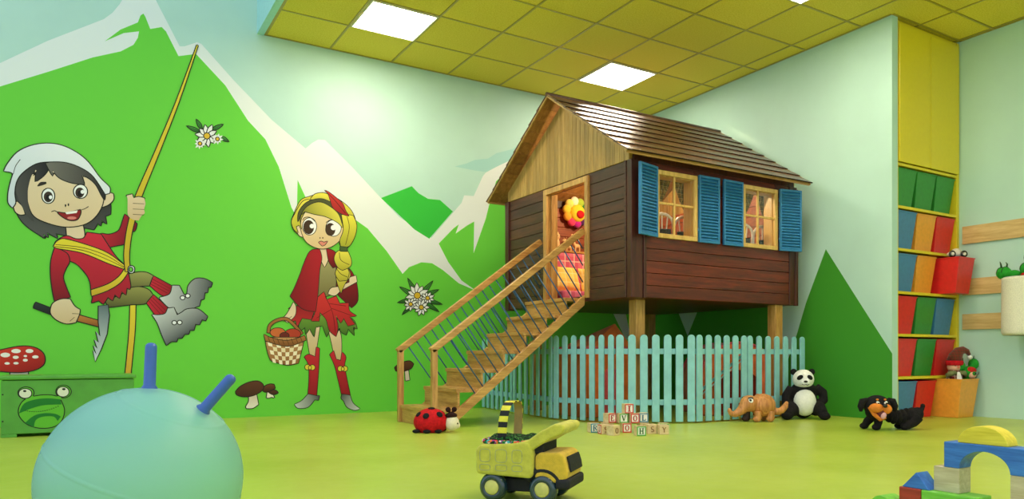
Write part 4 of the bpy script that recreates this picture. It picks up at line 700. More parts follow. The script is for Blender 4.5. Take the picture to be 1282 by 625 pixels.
('frog',[(-0.3,0.311),(-0.301,0.307),(-0.305,0.305),(-0.31,0.304),(-0.314,0.305),(-0.318,0.308),(-0.319,0.311),(-0.318,0.315),(-0.314,0.317),(-0.31,0.318),(-0.305,0.317),(-0.301,0.314)],(25, 22, 22),None,(0,-1),0,1),
('frog',[(-0.077,0.319),(-0.079,0.315),(-0.083,0.312),(-0.088,0.311),(-0.093,0.313),(-0.097,0.315),(-0.098,0.319),(-0.097,0.323),(-0.093,0.325),(-0.088,0.326),(-0.083,0.325),(-0.079,0.322)],(25, 22, 22),None,(0,-1),0,1),
('frog',[(-0.342,0.16),(-0.313,0.226),(-0.248,0.253),(-0.177,0.258),(-0.109,0.249),(-0.1,0.213),(-0.197,0.212),(-0.268,0.194)],(28, 120, 40),None,(0,-1),0,1),
('frog',[(-0.308,0.095),(-0.258,0.142),(-0.197,0.157),(-0.136,0.149),(-0.105,0.129),(-0.124,0.099),(-0.147,0.131),(-0.208,0.133),(-0.248,0.111),(-0.258,0.062)],(28, 120, 40),None,(0,-1),0,1),
('frog',[(-0.301,0.179),(-0.303,0.176),(-0.308,0.176),(-0.31,0.179),(-0.308,0.181),(-0.303,0.181)],(30, 70, 25),None,(0,-1),0,1),
('frog',[(-0.289,0.175),(-0.291,0.173),(-0.296,0.173),(-0.298,0.176),(-0.296,0.178),(-0.291,0.178)],(30, 70, 25),None,(0,-1),0,1),
('frog',[(-0.277,0.173),(-0.279,0.17),(-0.284,0.17),(-0.286,0.173),(-0.284,0.175),(-0.279,0.175)],(30, 70, 25),None,(0,-1),0,1),
('frog',[(-0.265,0.171),(-0.267,0.168),(-0.271,0.169),(-0.274,0.171),(-0.271,0.173),(-0.267,0.173)],(30, 70, 25),None,(0,-1),0,1),
('frog',[(-0.253,0.169),(-0.255,0.167),(-0.259,0.167),(-0.262,0.17),(-0.259,0.172),(-0.255,0.172)],(30, 70, 25),None,(0,-1),0,1),
('frog',[(-0.24,0.169),(-0.243,0.166),(-0.247,0.167),(-0.249,0.169),(-0.247,0.171),(-0.243,0.171)],(30, 70, 25),None,(0,-1),0,1),
('frog',[(-0.228,0.169),(-0.23,0.167),(-0.235,0.167),(-0.237,0.169),(-0.235,0.171),(-0.23,0.171)],(30, 70, 25),None,(0,-1),0,1),
('frog',[(-0.216,0.17),(-0.218,0.167),(-0.223,0.168),(-0.225,0.17),(-0.223,0.172),(-0.218,0.172)],(30, 70, 25),None,(0,-1),0,1),
('frog',[(-0.203,0.171),(-0.206,0.169),(-0.21,0.169),(-0.213,0.171),(-0.21,0.174),(-0.206,0.174)],(30, 70, 25),None,(0,-1),0,1),
('frog',[(-0.191,0.173),(-0.193,0.171),(-0.198,0.171),(-0.2,0.174),(-0.198,0.176),(-0.193,0.176)],(30, 70, 25),None,(0,-1),0,1),
('frog',[(-0.179,0.176),(-0.181,0.174),(-0.186,0.174),(-0.188,0.177),(-0.186,0.179),(-0.181,0.179)],(30, 70, 25),None,(0,-1),0,1),
('frog',[(-0.166,0.18),(-0.169,0.178),(-0.173,0.178),(-0.175,0.18),(-0.173,0.182),(-0.169,0.182)],(30, 70, 25),None,(0,-1),0,1),
('frog',[(-0.154,0.184),(-0.156,0.182),(-0.161,0.182),(-0.163,0.184),(-0.161,0.187),(-0.156,0.187)],(30, 70, 25),None,(0,-1),0,1),
('frog',[(-0.141,0.189),(-0.144,0.187),(-0.148,0.187),(-0.151,0.19),(-0.148,0.192),(-0.144,0.192)],(30, 70, 25),None,(0,-1),0,1),
('frog',[(-0.129,0.195),(-0.131,0.193),(-0.136,0.193),(-0.138,0.195),(-0.136,0.198),(-0.131,0.197)],(30, 70, 25),None,(0,-1),0,1),
('frog',[(-0.116,0.201),(-0.119,0.199),(-0.123,0.199),(-0.126,0.202),(-0.123,0.204),(-0.119,0.204)],(30, 70, 25),None,(0,-1),0,1),
]),
]
# ------------------------------------------------------------------ room
U = .6; U0 = 2.3244*U; V0 = 11.9267*U           # ceiling grid module and origin
YW, XR, XS, XL, HC = 7.156, 5.803, 6.837, 1.406, 3.442
fl = struct(MB().box(-5, 8, -5, 7.4, -.1, 0).build('floor', M['floor']))
mb = MB().box(-5, XR+.08, YW, YW+.12, 0, 4.7)
mr = MB().box(XR, XR+.08, 3.866, YW, 0, HC)
wb = struct(mb.build('wall_back', M['wall'])); wr = struct(mr.build('wall_right', M['wall']))
ORG[wb.name] = wb.location.copy(); ORG[wr.name] = wr.location.copy()
polyB = [(i, (p, c, None, (0,1), 0, 0)) for i, (w, p, c) in enumerate(LAND) if w == 'B']
polyR = [(i, (p, c, None, (0,1), 0, 0)) for i, (w, p, c) in enumerate(LAND) if w == 'R']
lb = flat_art('landscape', polyB, lambda u, v, h: (u, YW-h, v), wb); lb['kind'] = 'structure'
lr = flat_art('landscape', polyR, lambda u, v, h: (XR-h, u, v), wr); lr['kind'] = 'structure'
struct(MB().box(XS, XS+.1, -4, 4.4, 0, HC).build('wall_side', M['recess_wall']))
struct(MB().box(XR+.08, XS, 4.32, 4.42, 0, HC).build('wall_niche', M['wall']))
# dropped ceiling: one tile slab per grid cell, bars between them
mt = MB(); g = .011
for i in range(-2, 10):
    for j in range(0, 19):
        x0 = max(U0+(i)*U+g, XL+.02); x1 = min(U0+(i+1)*U-g, XS)
        y1 = min(V0-j*U-g, YW); y0 = max(V0-(j+1)*U+g, -4)
        if j == 0: y1 = YW
        if x1-x0 < .05 or y1-y0 < .02: continue
        mt.box(x0, x1, y0, y1, HC, HC+.02)
mt.box(XL, XS+.1, -4, YW, HC+.021, HC+.06)
ce = struct(mt.build('ceiling', M['tile'], bevel=0))
mg = MB()
for i in range(-1, 10):
    x = U0+i*U
    if XL < x < XS: mg.box(x-.009, x+.009, -4, YW, HC-.004, HC+.012)
for j in range(0, 19):
    y = V0-j*U
    if y < YW-.01: mg.box(XL, XS, y-.009, y+.009, HC-.0045, HC+.012)
mg.box(XL, XL+.022, -4, YW, HC-.005, HC+.012); mg.box(XL, XR, YW-.02, YW, HC-.005, HC+.012)
mg.box(XR-.02, XR, 3.866, YW, HC-.005, HC+.012); mg.box(XR, XS, 3.846, 3.866, HC-.005, HC+.012); mg.box(XS-.02, XS, -4, 3.866, HC-.005, HC+.012)
struct(mg.build('trim_1', M['tbar']))
struct(MB().box(XL-.06, XL-.002, -4, YW, HC-.006, 4.7).build('trim_2', M['fascia']))
# lamps set in the grid
def lamp(i, j, label, group=None):
    x, y = U0+(i+.5)*U, V0-(j+.5)*U
    t = thing('ceiling_light', label, 'ceiling light', (x, y, HC-.014), group=group)
    h = .287
    MB().box(x-h+.012, x+h-.012, y-h+.012, y+h-.012, HC-.010, HC-.004).build('diffuser', M['lamp'], t)
    f = MB()
    f.box(x-h, x+h, y-h, y-h+.012, HC-.014, HC-.001); f.box(x-h, x+h, y+h-.012, y+h, HC-.014, HC-.001)
    f.box(x-h, x-h+.012, y-h+.012, y+h-.012, HC-.014, HC-.001); f.box(x+h-.012, x+h, y-h+.012, y+h-.012, HC-.014, HC-.001)
    f.build('frame', M['lampframe'], t)
lamp(1, 1, 'square white light panel in the yellow ceiling above the painted mountains')
lamp(5, 1, 'square white light panel in the yellow ceiling just above the playhouse roof')
for i, j in [(1, 5), (5, 5), (1, 9), (5, 9), (1, 13), (5, 13)]:
    lamp(i, j, 'square white light panel further along the yellow ceiling', 'light panels further along the ceiling')

# ------------------------------------------------------------------ wall paintings
for name, label, cat, polys in MURALS:
    if name == 'FROG': FROG = polys; continue
    us = [p[0] for q in polys for p in q[1]]; vs = [p[1] for q in polys for p in q[1]]
    t = thing(name, label, cat, ((min(us)+max(us))/2, YW-.004, min(vs)))
    parts = {}
    for k, q in enumerate(polys): parts.setdefault(q[0], []).append((k, q[1:]))
    for pn, pl in parts.items():
        flat_art(pn.split('#')[0], pl, lambda u, v, h: (u, YW-h, v), t, base=.005, line_w=.0062 if name == 'wall_mural_girl' else .0075)

# ------------------------------------------------------------------ toy chest
GREEN = plain('chest_green_paint', (84, 160, 52), .4, .5, .05, 8, .05)
t = thing('toy_chest', 'low green toy chest with frog face standing against the painted wall', 'toy box', (-.05, 6.5, 0))
b = MB()
b.box(-.44, .337, 6.258, 6.28, .022, .384); b.box(-.44, -.418, 6.28, 6.74, .022, .384); b.box(.315, .337, 6.28, 6.74, .022, .384)
b.box(-.44, .337, 6.74, 6.76, .022, .384); b.box(-.418, .315, 6.28, 6.74, .022, .04)
b.build('body', GREEN, t, .003)
MB().box(-.452, .35, 6.245, 6.77, .388, .414).build('lid', GREEN, t, .008, 3)
for x in (-.44, .25): bx('foot', (x, x+.087, 6.258, 6.30, 0, .022), GREEN, t); bx('foot', (x, x+.087, 6.70, 6.755, 0, .022), GREEN, t)
for x in (-.43, .325):
    for z in (.11, .29): MB().ell((x, 6.2575, z), (.005, .002, .005), 0, None, 8, 6).build('screw', M['gloss_black'], t)
flat_art('frog_face', [(k, q[1:]) for k, q in enumerate(FROG)], lambda u, v, h: (u, 6.258-h, v), t, line_w=.006)

# ------------------------------------------------------------------ hopper ball
BALLC = base_mat('ball_blue_vinyl', .42, .7, .0)
_nt = BALLC[1]; _tr = _nt.nodes.new('ShaderNodeBsdfRefraction'); _tr.inputs['Color'].default_value = lin((232, 250, 190)); _tr.inputs['Roughness'].default_value = .9; _tr.inputs['IOR'].default_value = 1.01
_mx = _nt.nodes.new('ShaderNodeMixShader'); _mx.inputs[0].default_value = .38
_nt.links.new(BALLC[2].outputs[0], _mx.inputs[1]); _nt.links.new(_tr.outputs[0], _mx.inputs[2])
_nt.links.new(_mx.outputs[0], _nt.nodes['Material Output'].inputs['Surface'])
BALLC[2].inputs['Base Color'].default_value = lin(BALLCOL)
HORN = plain('ball_horn_vinyl', (58, 100, 178), .3, .5, .03)
R = .236
t = thing('hopper_ball', 'big pale blue hopper ball with two darker blue horns on the lime floor', 'hopper ball', (.14, 2.203, 0), local=True)
right = Vector((.843, -.538, 0)); fwd = Vector((.538, .843, 0))
ax = (Vector((0,0,1))*math.cos(math.radians(22)) + right*math.sin(math.radians(22))).normalized()
q = Vector((0,0,1)).rotation_difference(ax)
T = Matrix.Translation((0,0,R)) @ q.to_matrix().to_4x4()
prof = []
nn = 180
for i in range(nn+1):
    a = PI*i/nn; r = R
    for s0 in (33, 84):
        d = math.degrees(a)-s0; r += .0016*math.exp(-(d/.55)**2)
    prof.append((max(r*math.sin(a), 1e-7) if 0 < i < nn else 0, r*math.cos(a)))
MB().lathe(prof, 96, 0, T).build('ball_skin', BALLC[0], t)
for sgn in (-1, 1):
    sp = math.radians(17)*sgn
    dirn = (ax*math.cos(sp*1.0) + ax.cross(fwd).normalized()*-1*0 + right*0).normalized()
    u = fwd.cross(ax).normalized()            # across the cap, to the right in view
    if u.dot(right) < 0: u = -u
    base_d = (ax*math.cos(sp*1.08) + u*math.sin(sp*1.08)).normalized()
    dirn = (ax*math.cos(sp*1.15) + u*math.sin(sp*1.15)).normalized()
    b0 = Vector((0,0,R)) + base_d*(R-.012)
    m_ = MB(); L = .128
    m_.tube([b0, b0+dirn*.012, b0+dirn*.02, b0+dirn*(L-.012), b0+dirn*(L-.006), b0+dirn*(L-.0015), b0+dirn*L], [.021, .019, .0142, .0138, .0125, .008, .001], 20)
    m_.build('horn', HORN, t)

# ------------------------------------------------------------------ playhouse
HX0, HX1, HY0, HY1, HZ, HT = 3.65, 5.57, 4.68, 6.71, 1.012, 2.095
ph = thing('playhouse', 'dark wooden playhouse on stilts with blue shutters and shingled roof', 'playhouse', ((HX0+HX1)/2, (HY0+HY1)/2, 0))
RY, RZ = 5.69, 2.845                                     # ridge
MB().box(HX0+.01, HX1-.01, HY0+.01, HY1-.01, HZ, HZ+.05).build('floor_deck', M['mahog_x'], ph, .002)
nb = 11; bh = (HT-HZ)/nb
def boards(mb, axis, lo, hi, holes, a, b_):
    """stacked horizontal boards along axis between lo..hi, thickness a..b_, leaving holes (h0,h1,z0,z1)"""
    for k in range(nb):
        z0 = HZ+k*bh; z1 = z0+bh
        cuts = [(lo, hi, z0, z1)]
        for h0, h1, w0, w1 in holes:
            new = []
            for c0, c1, y0, y1 in cuts:
                if y1 <= w0+.001 or y0 >= w1-.001 or c1 <= h0 or c0 >= h1: new.append((c0, c1, y0, y1)); continue
                if c0 < h0: new.append((c0, h0, y0, y1))
                if c1 > h1: new.append((h1, c1, y0, y1))
                if y0 < w0: new.append((max(c0,h0), min(c1,h1), y0, w0))
                if y1 > w1: new.append((max(c0,h0), min(c1,h1), w1, y1))
            cuts = new
        for c0, c1, y0, y1 in cuts:
            y0 += .0015; y1 -= .0015
            if axis == 'X': mb.box(c0, c1, a, b_, y0, y1)
            else: mb.box(a, b_, c0, c1, y0, y1)
W1 = (3.915, 4.305, 1.535, 2.01); W2 = (4.888, 5.275, 1.535, 2.01)
DOOR = (5.295, 5.925, HZ, 2.03)
m_ = MB(); boards(m_, 'X', HX0+.11, HX1-.1, [W1, W2], HY0, HY0+.05); m_.build('window_wall', M['mahog_x'], ph, .004)
m_ = MB(); boards(m_, 'Y', HY0+.05, HY1-.05, [DOOR], HX0, HX0+.05); m_.build('entrance_wall', M['mahog_y'], ph, .004)
m_ = MB(); boards(m_, 'X', HX0+.05, HX1-.05, [], HY1-.05, HY1); m_.build('rear_wall', M['inside'], ph, .004)
m_ = MB(); boards(m_, 'Y', HY0+.05, HY1-.05, [], HX1-.05, HX1); m_.build('end_wall', M['inside'], ph, .004)
for nm, d in [('corner_post', (HX0-.006, HX0+.105, HY0-.012, HY0+.05, HZ-.004, HT)), ('corner_post', (HX1-.1, HX1+.002, HY0-.006, HY0+.05, HZ, HT)), ('corner_post', (HX0-.02, HX0+.06, HY1-.06, HY1+.01, HZ-.01, HT+.0))]:
    bx(nm, d, M['mahog_z'], ph, .004)
bx('corner_batten', (HX0+.115, HX0+.145, HY0-.014, HY0+.02, HZ-.004, HT-.02), M['mahog_z'], ph, .004)
bx('corner_batten', (HX0-.012, HX0+.02, HY0+.055, HY0+.082, HZ-.002, HT), M['mahog_y'], ph, .004)
bx('corner_batten', (HX1-.025, HX1+.012, HY0-.014, HY0+.02, HZ-.004, HT-.02), M['mahog_z'], ph, .004)
for a, b in ((HY0+.004, HY0+.05), (HY1-.05, HY1-.004)):
    bx('wall_plate', (HX0+.03, HX1-.03, a, b, HT, 2.172), M['mahog_z'], ph, .002)
# gables: vertical planks
def gable(x0, x1, name):
    m_ = MB(); y = HY0+.02; w = .062
    sl = (RZ-.035-2.125)/(RY-4.56)
    while y < HY1-.02:
        y2 = min(y+w, HY1-.02)
        if y < RY < y2: y2 = RY
        f = lambda yy: RZ-.05-abs(yy-RY)*sl
        p = [(y+.0012, HT), (y2-.0012, HT), (y2-.0012, f(y2)), (y+.0012, f(y))]
        m_.prism(p, lambda u, v, t: (t, u, v), x0, x1); y = y2
    return m_.build(name, M['pine_z'], ph, .002, 1)
gable(HX0-.006, HX0+.03, 'gable'); gable(HX1-.03, HX1, 'gable')
# roof: two slopes of lapped shingles
EY0, EY1, EZ = 4.548, 6.832, 2.105
RX0, RX1 = 3.5, 5.585
def slope(ey, name, seed):
    rnd = random.Random(seed)
    e_ = Vector((0, ey, EZ)); r_ = Vector((0, RY, RZ)); d = (r_-e_); L = d.length; d.normalize()
    n = Vector((0, -d.z, d.y)) if ey < RY else Vector((0, d.z, -d.y))
    if n.z < 0: n = -n
    rows = 8; ex = L/rows
    sh = MB()
    for k in range(rows):
        x = RX0-.012 - rnd.random()*.25
        while x < RX1:
            w = .3 + rnd.random()*.06
            a, b = max(x, RX0-.012), min(x+w-.003, RX1+.012)
            x += w
            if b-a < .02: continue
            lo = e_ + d*(k*ex-.02); hi = e_ + d*((k+1)*ex+ (.02 if k < rows-1 else 0))
            V = []
            for p, t0, t1 in ((lo, .018, .028), (hi, .008, .015)):
                for xx in (a, b): V += [(xx, (p+n*t0).y, (p+n*t0).z), (xx, (p+n*t1).y, (p+n*t1).z)]
            sh.add(V, [(4,5,7,6),(0,1,5,4),(2,6,7,3),(1,3,7,5),(0,4,6,2)])
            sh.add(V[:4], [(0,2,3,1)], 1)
    o = sh.build(name, [M['shingle'], M['shingle_end_shade']], ph)
    u = MB()
    np_ = 10
    for k in range(np_):      # soffit boards run along the house
        a = e_+d*(L*k/np_+.001); b = e_+d*(L*(k+1)/np_-.001)
        V = []
        for p in (a, b):
            for xx in (RX0+.004, RX1-.004): V += [(xx, p.y, p.z), (xx, (p+n*.018).y, (p+n*.018).z)]
        u.add(V, [(0,1,3,2),(4,6,7,5),(0,4,5,1),(2,3,7,6),(1,5,7,3),(0,2,6,4)])
    u.build('soffit', M['soffit'], o, .002, 1)
    for xx in (RX0-.006, RX1-.006):
        g_ = MB(); V = []
        for p in (e_-d*.01, r_):
            V += [(xx, (p-n*.004).y, (p-n*.004).z), (xx+.014, (p-n*.004).y, (p-n*.004).z), (xx+.014, (p+n*.021).y, (p+n*.021).z), (xx, (p+n*.021).y, (p+n*.021).z)]
        g_.add(V, [(3,2,1,0),(4,5,6,7),(0,1,5,4),(1,2,6,5),(2,3,7,6),(3,0,4,7)])
        g_.build('barge_board', M['pine_z'], o)
    s_ = -1 if ey < RY else 1
    MB().box(RX0, RX1, ey-.008, ey+.008, EZ-.012, EZ+.016).build('eave_board', M['oak'], o, .002)
slope(EY0, 'roof_slope', 1); slope(EY1, 'roof_slope', 2)
MB().tube([(RX0-.012, RY, RZ+.022), (RX1+.012, RY, RZ+.022)], .018, 10).build('ridge_cap', M['shingle'], ph)
# posts
for x, y in [(3.84, 4.86), (5.315, 4.7), (3.84, 6.5), (5.36, 6.55)]:
    bx('post', (x, x+.095, y, y+.095, 0, HZ-.001), M['oak_z'], ph, .004)
# windows
def window(x0, x1, z0, z1, name='window'):
    w = .036; y0, y1 = HY0-.02, HY0+.012
    f = MB()
    f.box(x0, x1, y0, y1, z0, z0+w); f.box(x0, x1, y0, y1, z1-w, z1); f.box(x0, x0+w, y0, y1, z0+w, z1-w); f.box(x1-w, x1, y0, y1, z0+w, z1-w)
    fr_ = f.build('window_frame', M['frame_wood'], ph, .003)
    r = MB(); a, b, c, d = x0+.03, x1-.03, z0+.03, z1-.03
    r.box(a, a+.012, HY0+.012, HY0+.11, c, d); r.box(b-.012, b, HY0+.012, HY0+.11, c, d); r.box(a+.012, b-.012, HY0+.012, HY0+.11, c, c+.012); r.box(a+.012, b-.012, HY0+.012, HY0+.11, d-.012, d)
    r.build('reveal', M['frame_wood'], fr_, .001)
    s = MB(); xm, zm = (x0+x1)/2-.02, z0+(z1-z0)*.52
    s.box(xm-.009, xm+.009, y0+.012, y0+.03, z0+w, z1-w); s.box(x0+w, xm-.009, y0+.013, y0+.029, zm-.009, zm+.009); s.box(xm+.009, x1-w, y0+.013, y0+.029, zm-.009, zm+.009)
    s.build('glazing_bar', M['frame_wood'], fr_, .002)
    MB().box(x0+w, x1-w, y0+.0195, y0+.0215, z0+w, z1-w).build('pane', M['glass'], fr_)
window(3.887, 4.333, 1.498, 2.042); window(4.86, 5.302, 1.498, 2.042)
def shutter(hx, hy, ang, wid, z0, z1):
    """louvred shutter, hinged at (hx,hy), running along direction ang"""
    d = Vector((math.cos(ang), math.sin(ang), 0)); n = Vector((d.y, -d.x, 0))
    if n.y > 0: n = -n
    def P_(u, t, z): return Vector((hx, hy, 0)) + d*u + n*t + Vector((0,0,z))
    def bb(mb, u0, u1, t0, t1, a, b):
        V = [P_(u0,t0,a),P_(u1,t0,a),P_(u1,t1,a),P_(u0,t1,a),P_(u0,t0,b),P_(u1,t0,b),P_(u1,t1,b),P_(u0,t1,b)]
        mb.add(V, [(3,2,1,0),(4,5,6,7),(0,1,5,4),(1,2,6,5),(2,3,7,6),(3,0,4,7)])
    f = MB(); w = .02
    bb(f, .003, w, 0, .022, z0, z1); bb(f, wid-w, wid, 0, .022, z0, z1); bb(f, w, wid-w, 0, .022, z0, z0+w); bb(f, w, wid-w, 0, .022, z1-w, z1)
    o = f.build('shutter', M['shutter'], ph, .002)
    s = MB(); N = 20
    for k in range(N):
        a = z0+w+(z1-z0-2*w)*k/N; b = z0+w+(z1-z0-2*w)*(k+1)/N
        V = [P_(w,.018,a-.001),P_(wid-w,.018,a-.001),P_(wid-w,.0215,a+.004),P_(w,.0215,a+.004),P_(w,.001,b-.003),P_(wid-w,.001,b-.003),P_(wid-w,.004,b+.002),P_(w,.004,b+.002)]
        s.add(V, [(3,2,1,0),(4,5,6,7),(0,1,5,4),(1,2,6,5),(2,3,7,6),(3,0,4,7)])
    s.build('louvres', M['shutter'], o)
    for z in (z0+.1, z1-.1):
        h = MB(); c = P_(.002, .008, z); h.tube([c-Vector((0,0,.018)), c+Vector((0,0,.018))], .006, 8); h.build('hinge', M['shutter'], o)
shutter(3.884, 4.655, PI+math.radians(16), .245, 1.493, 2.055)
shutter(4.338, 4.668, -.008, .236, 1.493, 2.052)
shutter(4.857, 4.668, PI+.008, .236, 1.493, 2.052)
shutter(5.306, 4.655, -math.radians(11), .24, 1.493, 2.048)
# door frame
f = MB()
f.box(HX0-.022, HX0+.03, 5.25, 5.3, HZ+.03, 2.03); f.box(HX0-.022, HX0+.03, 5.92, 5.975, HZ+.03, 2.03); f.box(HX0-.022, HX0+.03, 5.25, 5.975, 2.03, 2.08)
df = f.build('door_frame', M['oak_z'], ph, .003)
for a, b in ((5.295, 5.312), (5.908, 5.925)): bx('jamb', (HX0+.03, HX0+.095, a, b, HZ+.05, 2.04), M['oak_z'], df, .002)

# ------------------------------------------------------------------ stairs
st = thing('staircase', 'light wooden staircase with blue rod railings leading up to the playhouse door', 'stairs', (2.95, 5.65, 0))
SX = [2.262, 2.466, 2.666, 2.863, 3.06, 3.257, 3.455]; SZ = [.144, .294, .444, .594, .744, .894, 1.040]
SY0, SY1 = 5.33, 5.99
for k in range(7):
    x1 = SX[k+1]+.018 if k < 6 else HX0-.024
    bx('tread', (SX[k]-.012, x1-.001, SY0, SY1, SZ[k]-.03, SZ[k]), M['oak_y'], st, .003)
    bx('riser', (SX[k], SX[k]+.018, SY0+.001, SY1-.001, (SZ[k-1] if k else 0), SZ[k]-.031), M['oak_y'], st, .001)
sl = (.985-.0)/(3.628-2.36)
for y in (5.288, 5.992):
    m_ = MB(); x1 = HX0-.024; lo = lambda x: (x-2.385)*.79
    top = .085
    m_.prism([(2.385-top/.79*.0, 0), (x1, lo(x1)), (x1, lo(x1)+top), (2.30, lo(2.30)+top if lo(2.30)+top > 0 else .018), (2.30, 0)], lambda u, v, t: (u, t, v), y, y+.04)
    m_.build('stringer', M['oak'], st, .003)
ra, rb = (2.235, .585), (3.622, 1.612)
for y, nm in ((5.308, 0), (6.012, 1)):
    MB().bar((ra[0], y, ra[1]), (rb[0], y, rb[1]), .045, .052).build('handrail', M['oak'], st, .006)
    bx('newel_post', (2.238, 2.283, y-.0225+ (0), y+.0225, 0 , .60), M['oak_z'], st, .004)
    dx, dz = rb[0]-ra[0], rb[1]-ra[1]; L = math.hypot(dx, dz); ux, uz = dx/L, dz/L
    # rods stand square to the handrail and end on the stringer
    gap = .46
    N = 22
    for k in range(N):
        s_ = .03+(L+.15)*k/N - .1
        px, pz = ra[0]+ux*s_+uz*.0, ra[1]+uz*s_
        if s_ < .02: continue
        # foot: follow (uz,-ux) until the stringer's top edge
        tlen = None
        for q in range(1, 160):
            tt = q*.005; x_, z_ = px+uz*tt, pz-ux*tt
            if z_ <= (x_-2.385)*.79+top*.9 or z_ <= .14: tlen = tt; break
        if px+uz*tlen > HX0-.03:
            tlen = (HX0-.03-px)/uz
        if tlen < .06 : continue
        MB().tube([(px, y, pz), (px+uz*tlen, y, pz-ux*tlen)], .0056, 8).build('rod', M['steel_blue'], st)

# ------------------------------------------------------------------ picket fence
pf = thing('picket_fence', 'aqua painted picket fence standing around the space under the playhouse', 'fence', (4.3, 5.0, 0))
PTS = [(3.575, 7.10), (3.50, 6.30), (3.445, 5.50), (3.66, 4.90), (4.24, 4.59), (4.82, 4.585), (5.60, 4.62)]
CNT = [7, 7, 7, 7, 6, 7]
for (a, b, n) in zip(PTS[:-1], PTS[1:], CNT):
    A = Vector((a[0], a[1], 0)); B = Vector((b[0], b[1], 0)); d = (B-A).normalized(); out = Vector((d.y, -d.x, 0))
    L = (B-A).length
    for k in range(n):
        u = .036+(L-.072)*k/(n-1); c = A+d*u
        hw = .031 if n != 7 or a[1] < 5.2 else .026; th = .018; H = .722
        pts = [(-hw, .012), (hw, .012), (hw, H-.031)]
        for q in range(1, 8): pts.append((hw*math.cos(PI*q/8), H-.031+.031*math.sin(PI*q/8)))
        pts.append((-hw, H-.031))
        m_ = MB(); m_.prism(pts, lambda uu, vv, t: c+d*uu+out*t+Vector((0,0,vv)), .0, th)
        m_.build('picket', M['fence'], pf, .004)
    for z in (.17, .585):
        m_ = MB(); p0 = A+d*.01-out*.0105; p1 = B-d*.01-out*.0105
        m_.bar((p0.x,p0.y,z), (p1.x,p1.y,z), .018, .045); m_.build('rail', M['fence'], pf, .002)
a = Vector(PTS[4]+(0,)); b = Vector(PTS[5]+(0,)); d = (b-a).normalized(); out = Vector((d.y,-d.x,0))
p0 = a+d*.05-out*.03; p1 = b-d*.02-out*.03
MB().bar((p0.x,p0.y,.24), (p1.x,p1.y,.55), .016, .022).build('brace', M['fence'], pf, .002)
MB().bar((p0.x,p0.y,.20), (p1.x,p1.y,.51), .016, .006).build('brace', M['white'], pf, .001)

# ------------------------------------------------------------------ inside the playhouse
FZ = HZ+.05
PINK = plaid('pink_plaid_cloth', (226, 120, 150), (205, 70, 110), (250, 225, 215), 9)
YPL = plaid('yellow_plaid_cloth', (252, 226, 116), (244, 196, 92), (254, 240, 170), 11)
t = thing('daybed', 'pink plaid covered daybed seen through the playhouse door', 'daybed', (4.5, 6.3, FZ))
m_ = MB(); m_.box(3.86, 5.1, 6.0, 6.6, FZ, FZ+.11); m_.build('seat', PINK, t, .02, 3)
m_ = MB(); m_.box(3.86, 5.1, 6.44, 6.62, FZ+.115, 1.6); m_.build('backrest', PINK, t, .02, 3)
def cushion(x, y, z, w, h, rx, label):
    o = MB(); nu = 14
    V = []; F = []
    for side in (1, -1):
        for i in range(nu+1):
            for j in range(nu+1):
                u, v = i/nu*2-1, j/nu*2-1
                e_ = (1-u**4)*(1-v**4)
                k = 1-.06*(1-abs(u))*abs(v)**3; k2 = 1-.06*(1-abs(v))*abs(u)**3
                V.append((u*w/2*k2, side*.07*max(e_, 0)**.55, v*h/2*k))
    n1 = nu+1
    for s_ in (0, 1):
        for i in range(nu):
            for j in range(nu):
                q = s_*n1*n1+i*n1+j; f_ = (q, q+n1, q+n1+1, q+1)
                F.append(f_ if s_ == 1 else f_[::-1])
    T = Matrix.Translation((x, y, z)) @ Matrix.Rotation(rx, 4, 'X')
    o.add(V, F, 0, True, T)
    ob = o.build('cushion', YPL); tag(ob, label, 'cushion'); return ob
cushion(3.99, 6.22, FZ+.11+.125, .40, .27, -.34, 'yellow plaid cushion leaning on the daybed nearest the door jamb')
cushion(4.42, 6.24, FZ+.11+.125, .40, .27, -.30, 'yellow plaid cushion on the daybed behind the right door post')
tag(MB().box(3.86, 5.1, 6.44, 6.655, 1.602, 1.622).build('wall_shelf', M['oak'], None, .003), 'narrow wooden shelf above the pink daybed backrest inside the playhouse', 'shelf')
FIG = plain('figurine_pale_wood', (240, 200, 146), .5, .4, .06, 30)
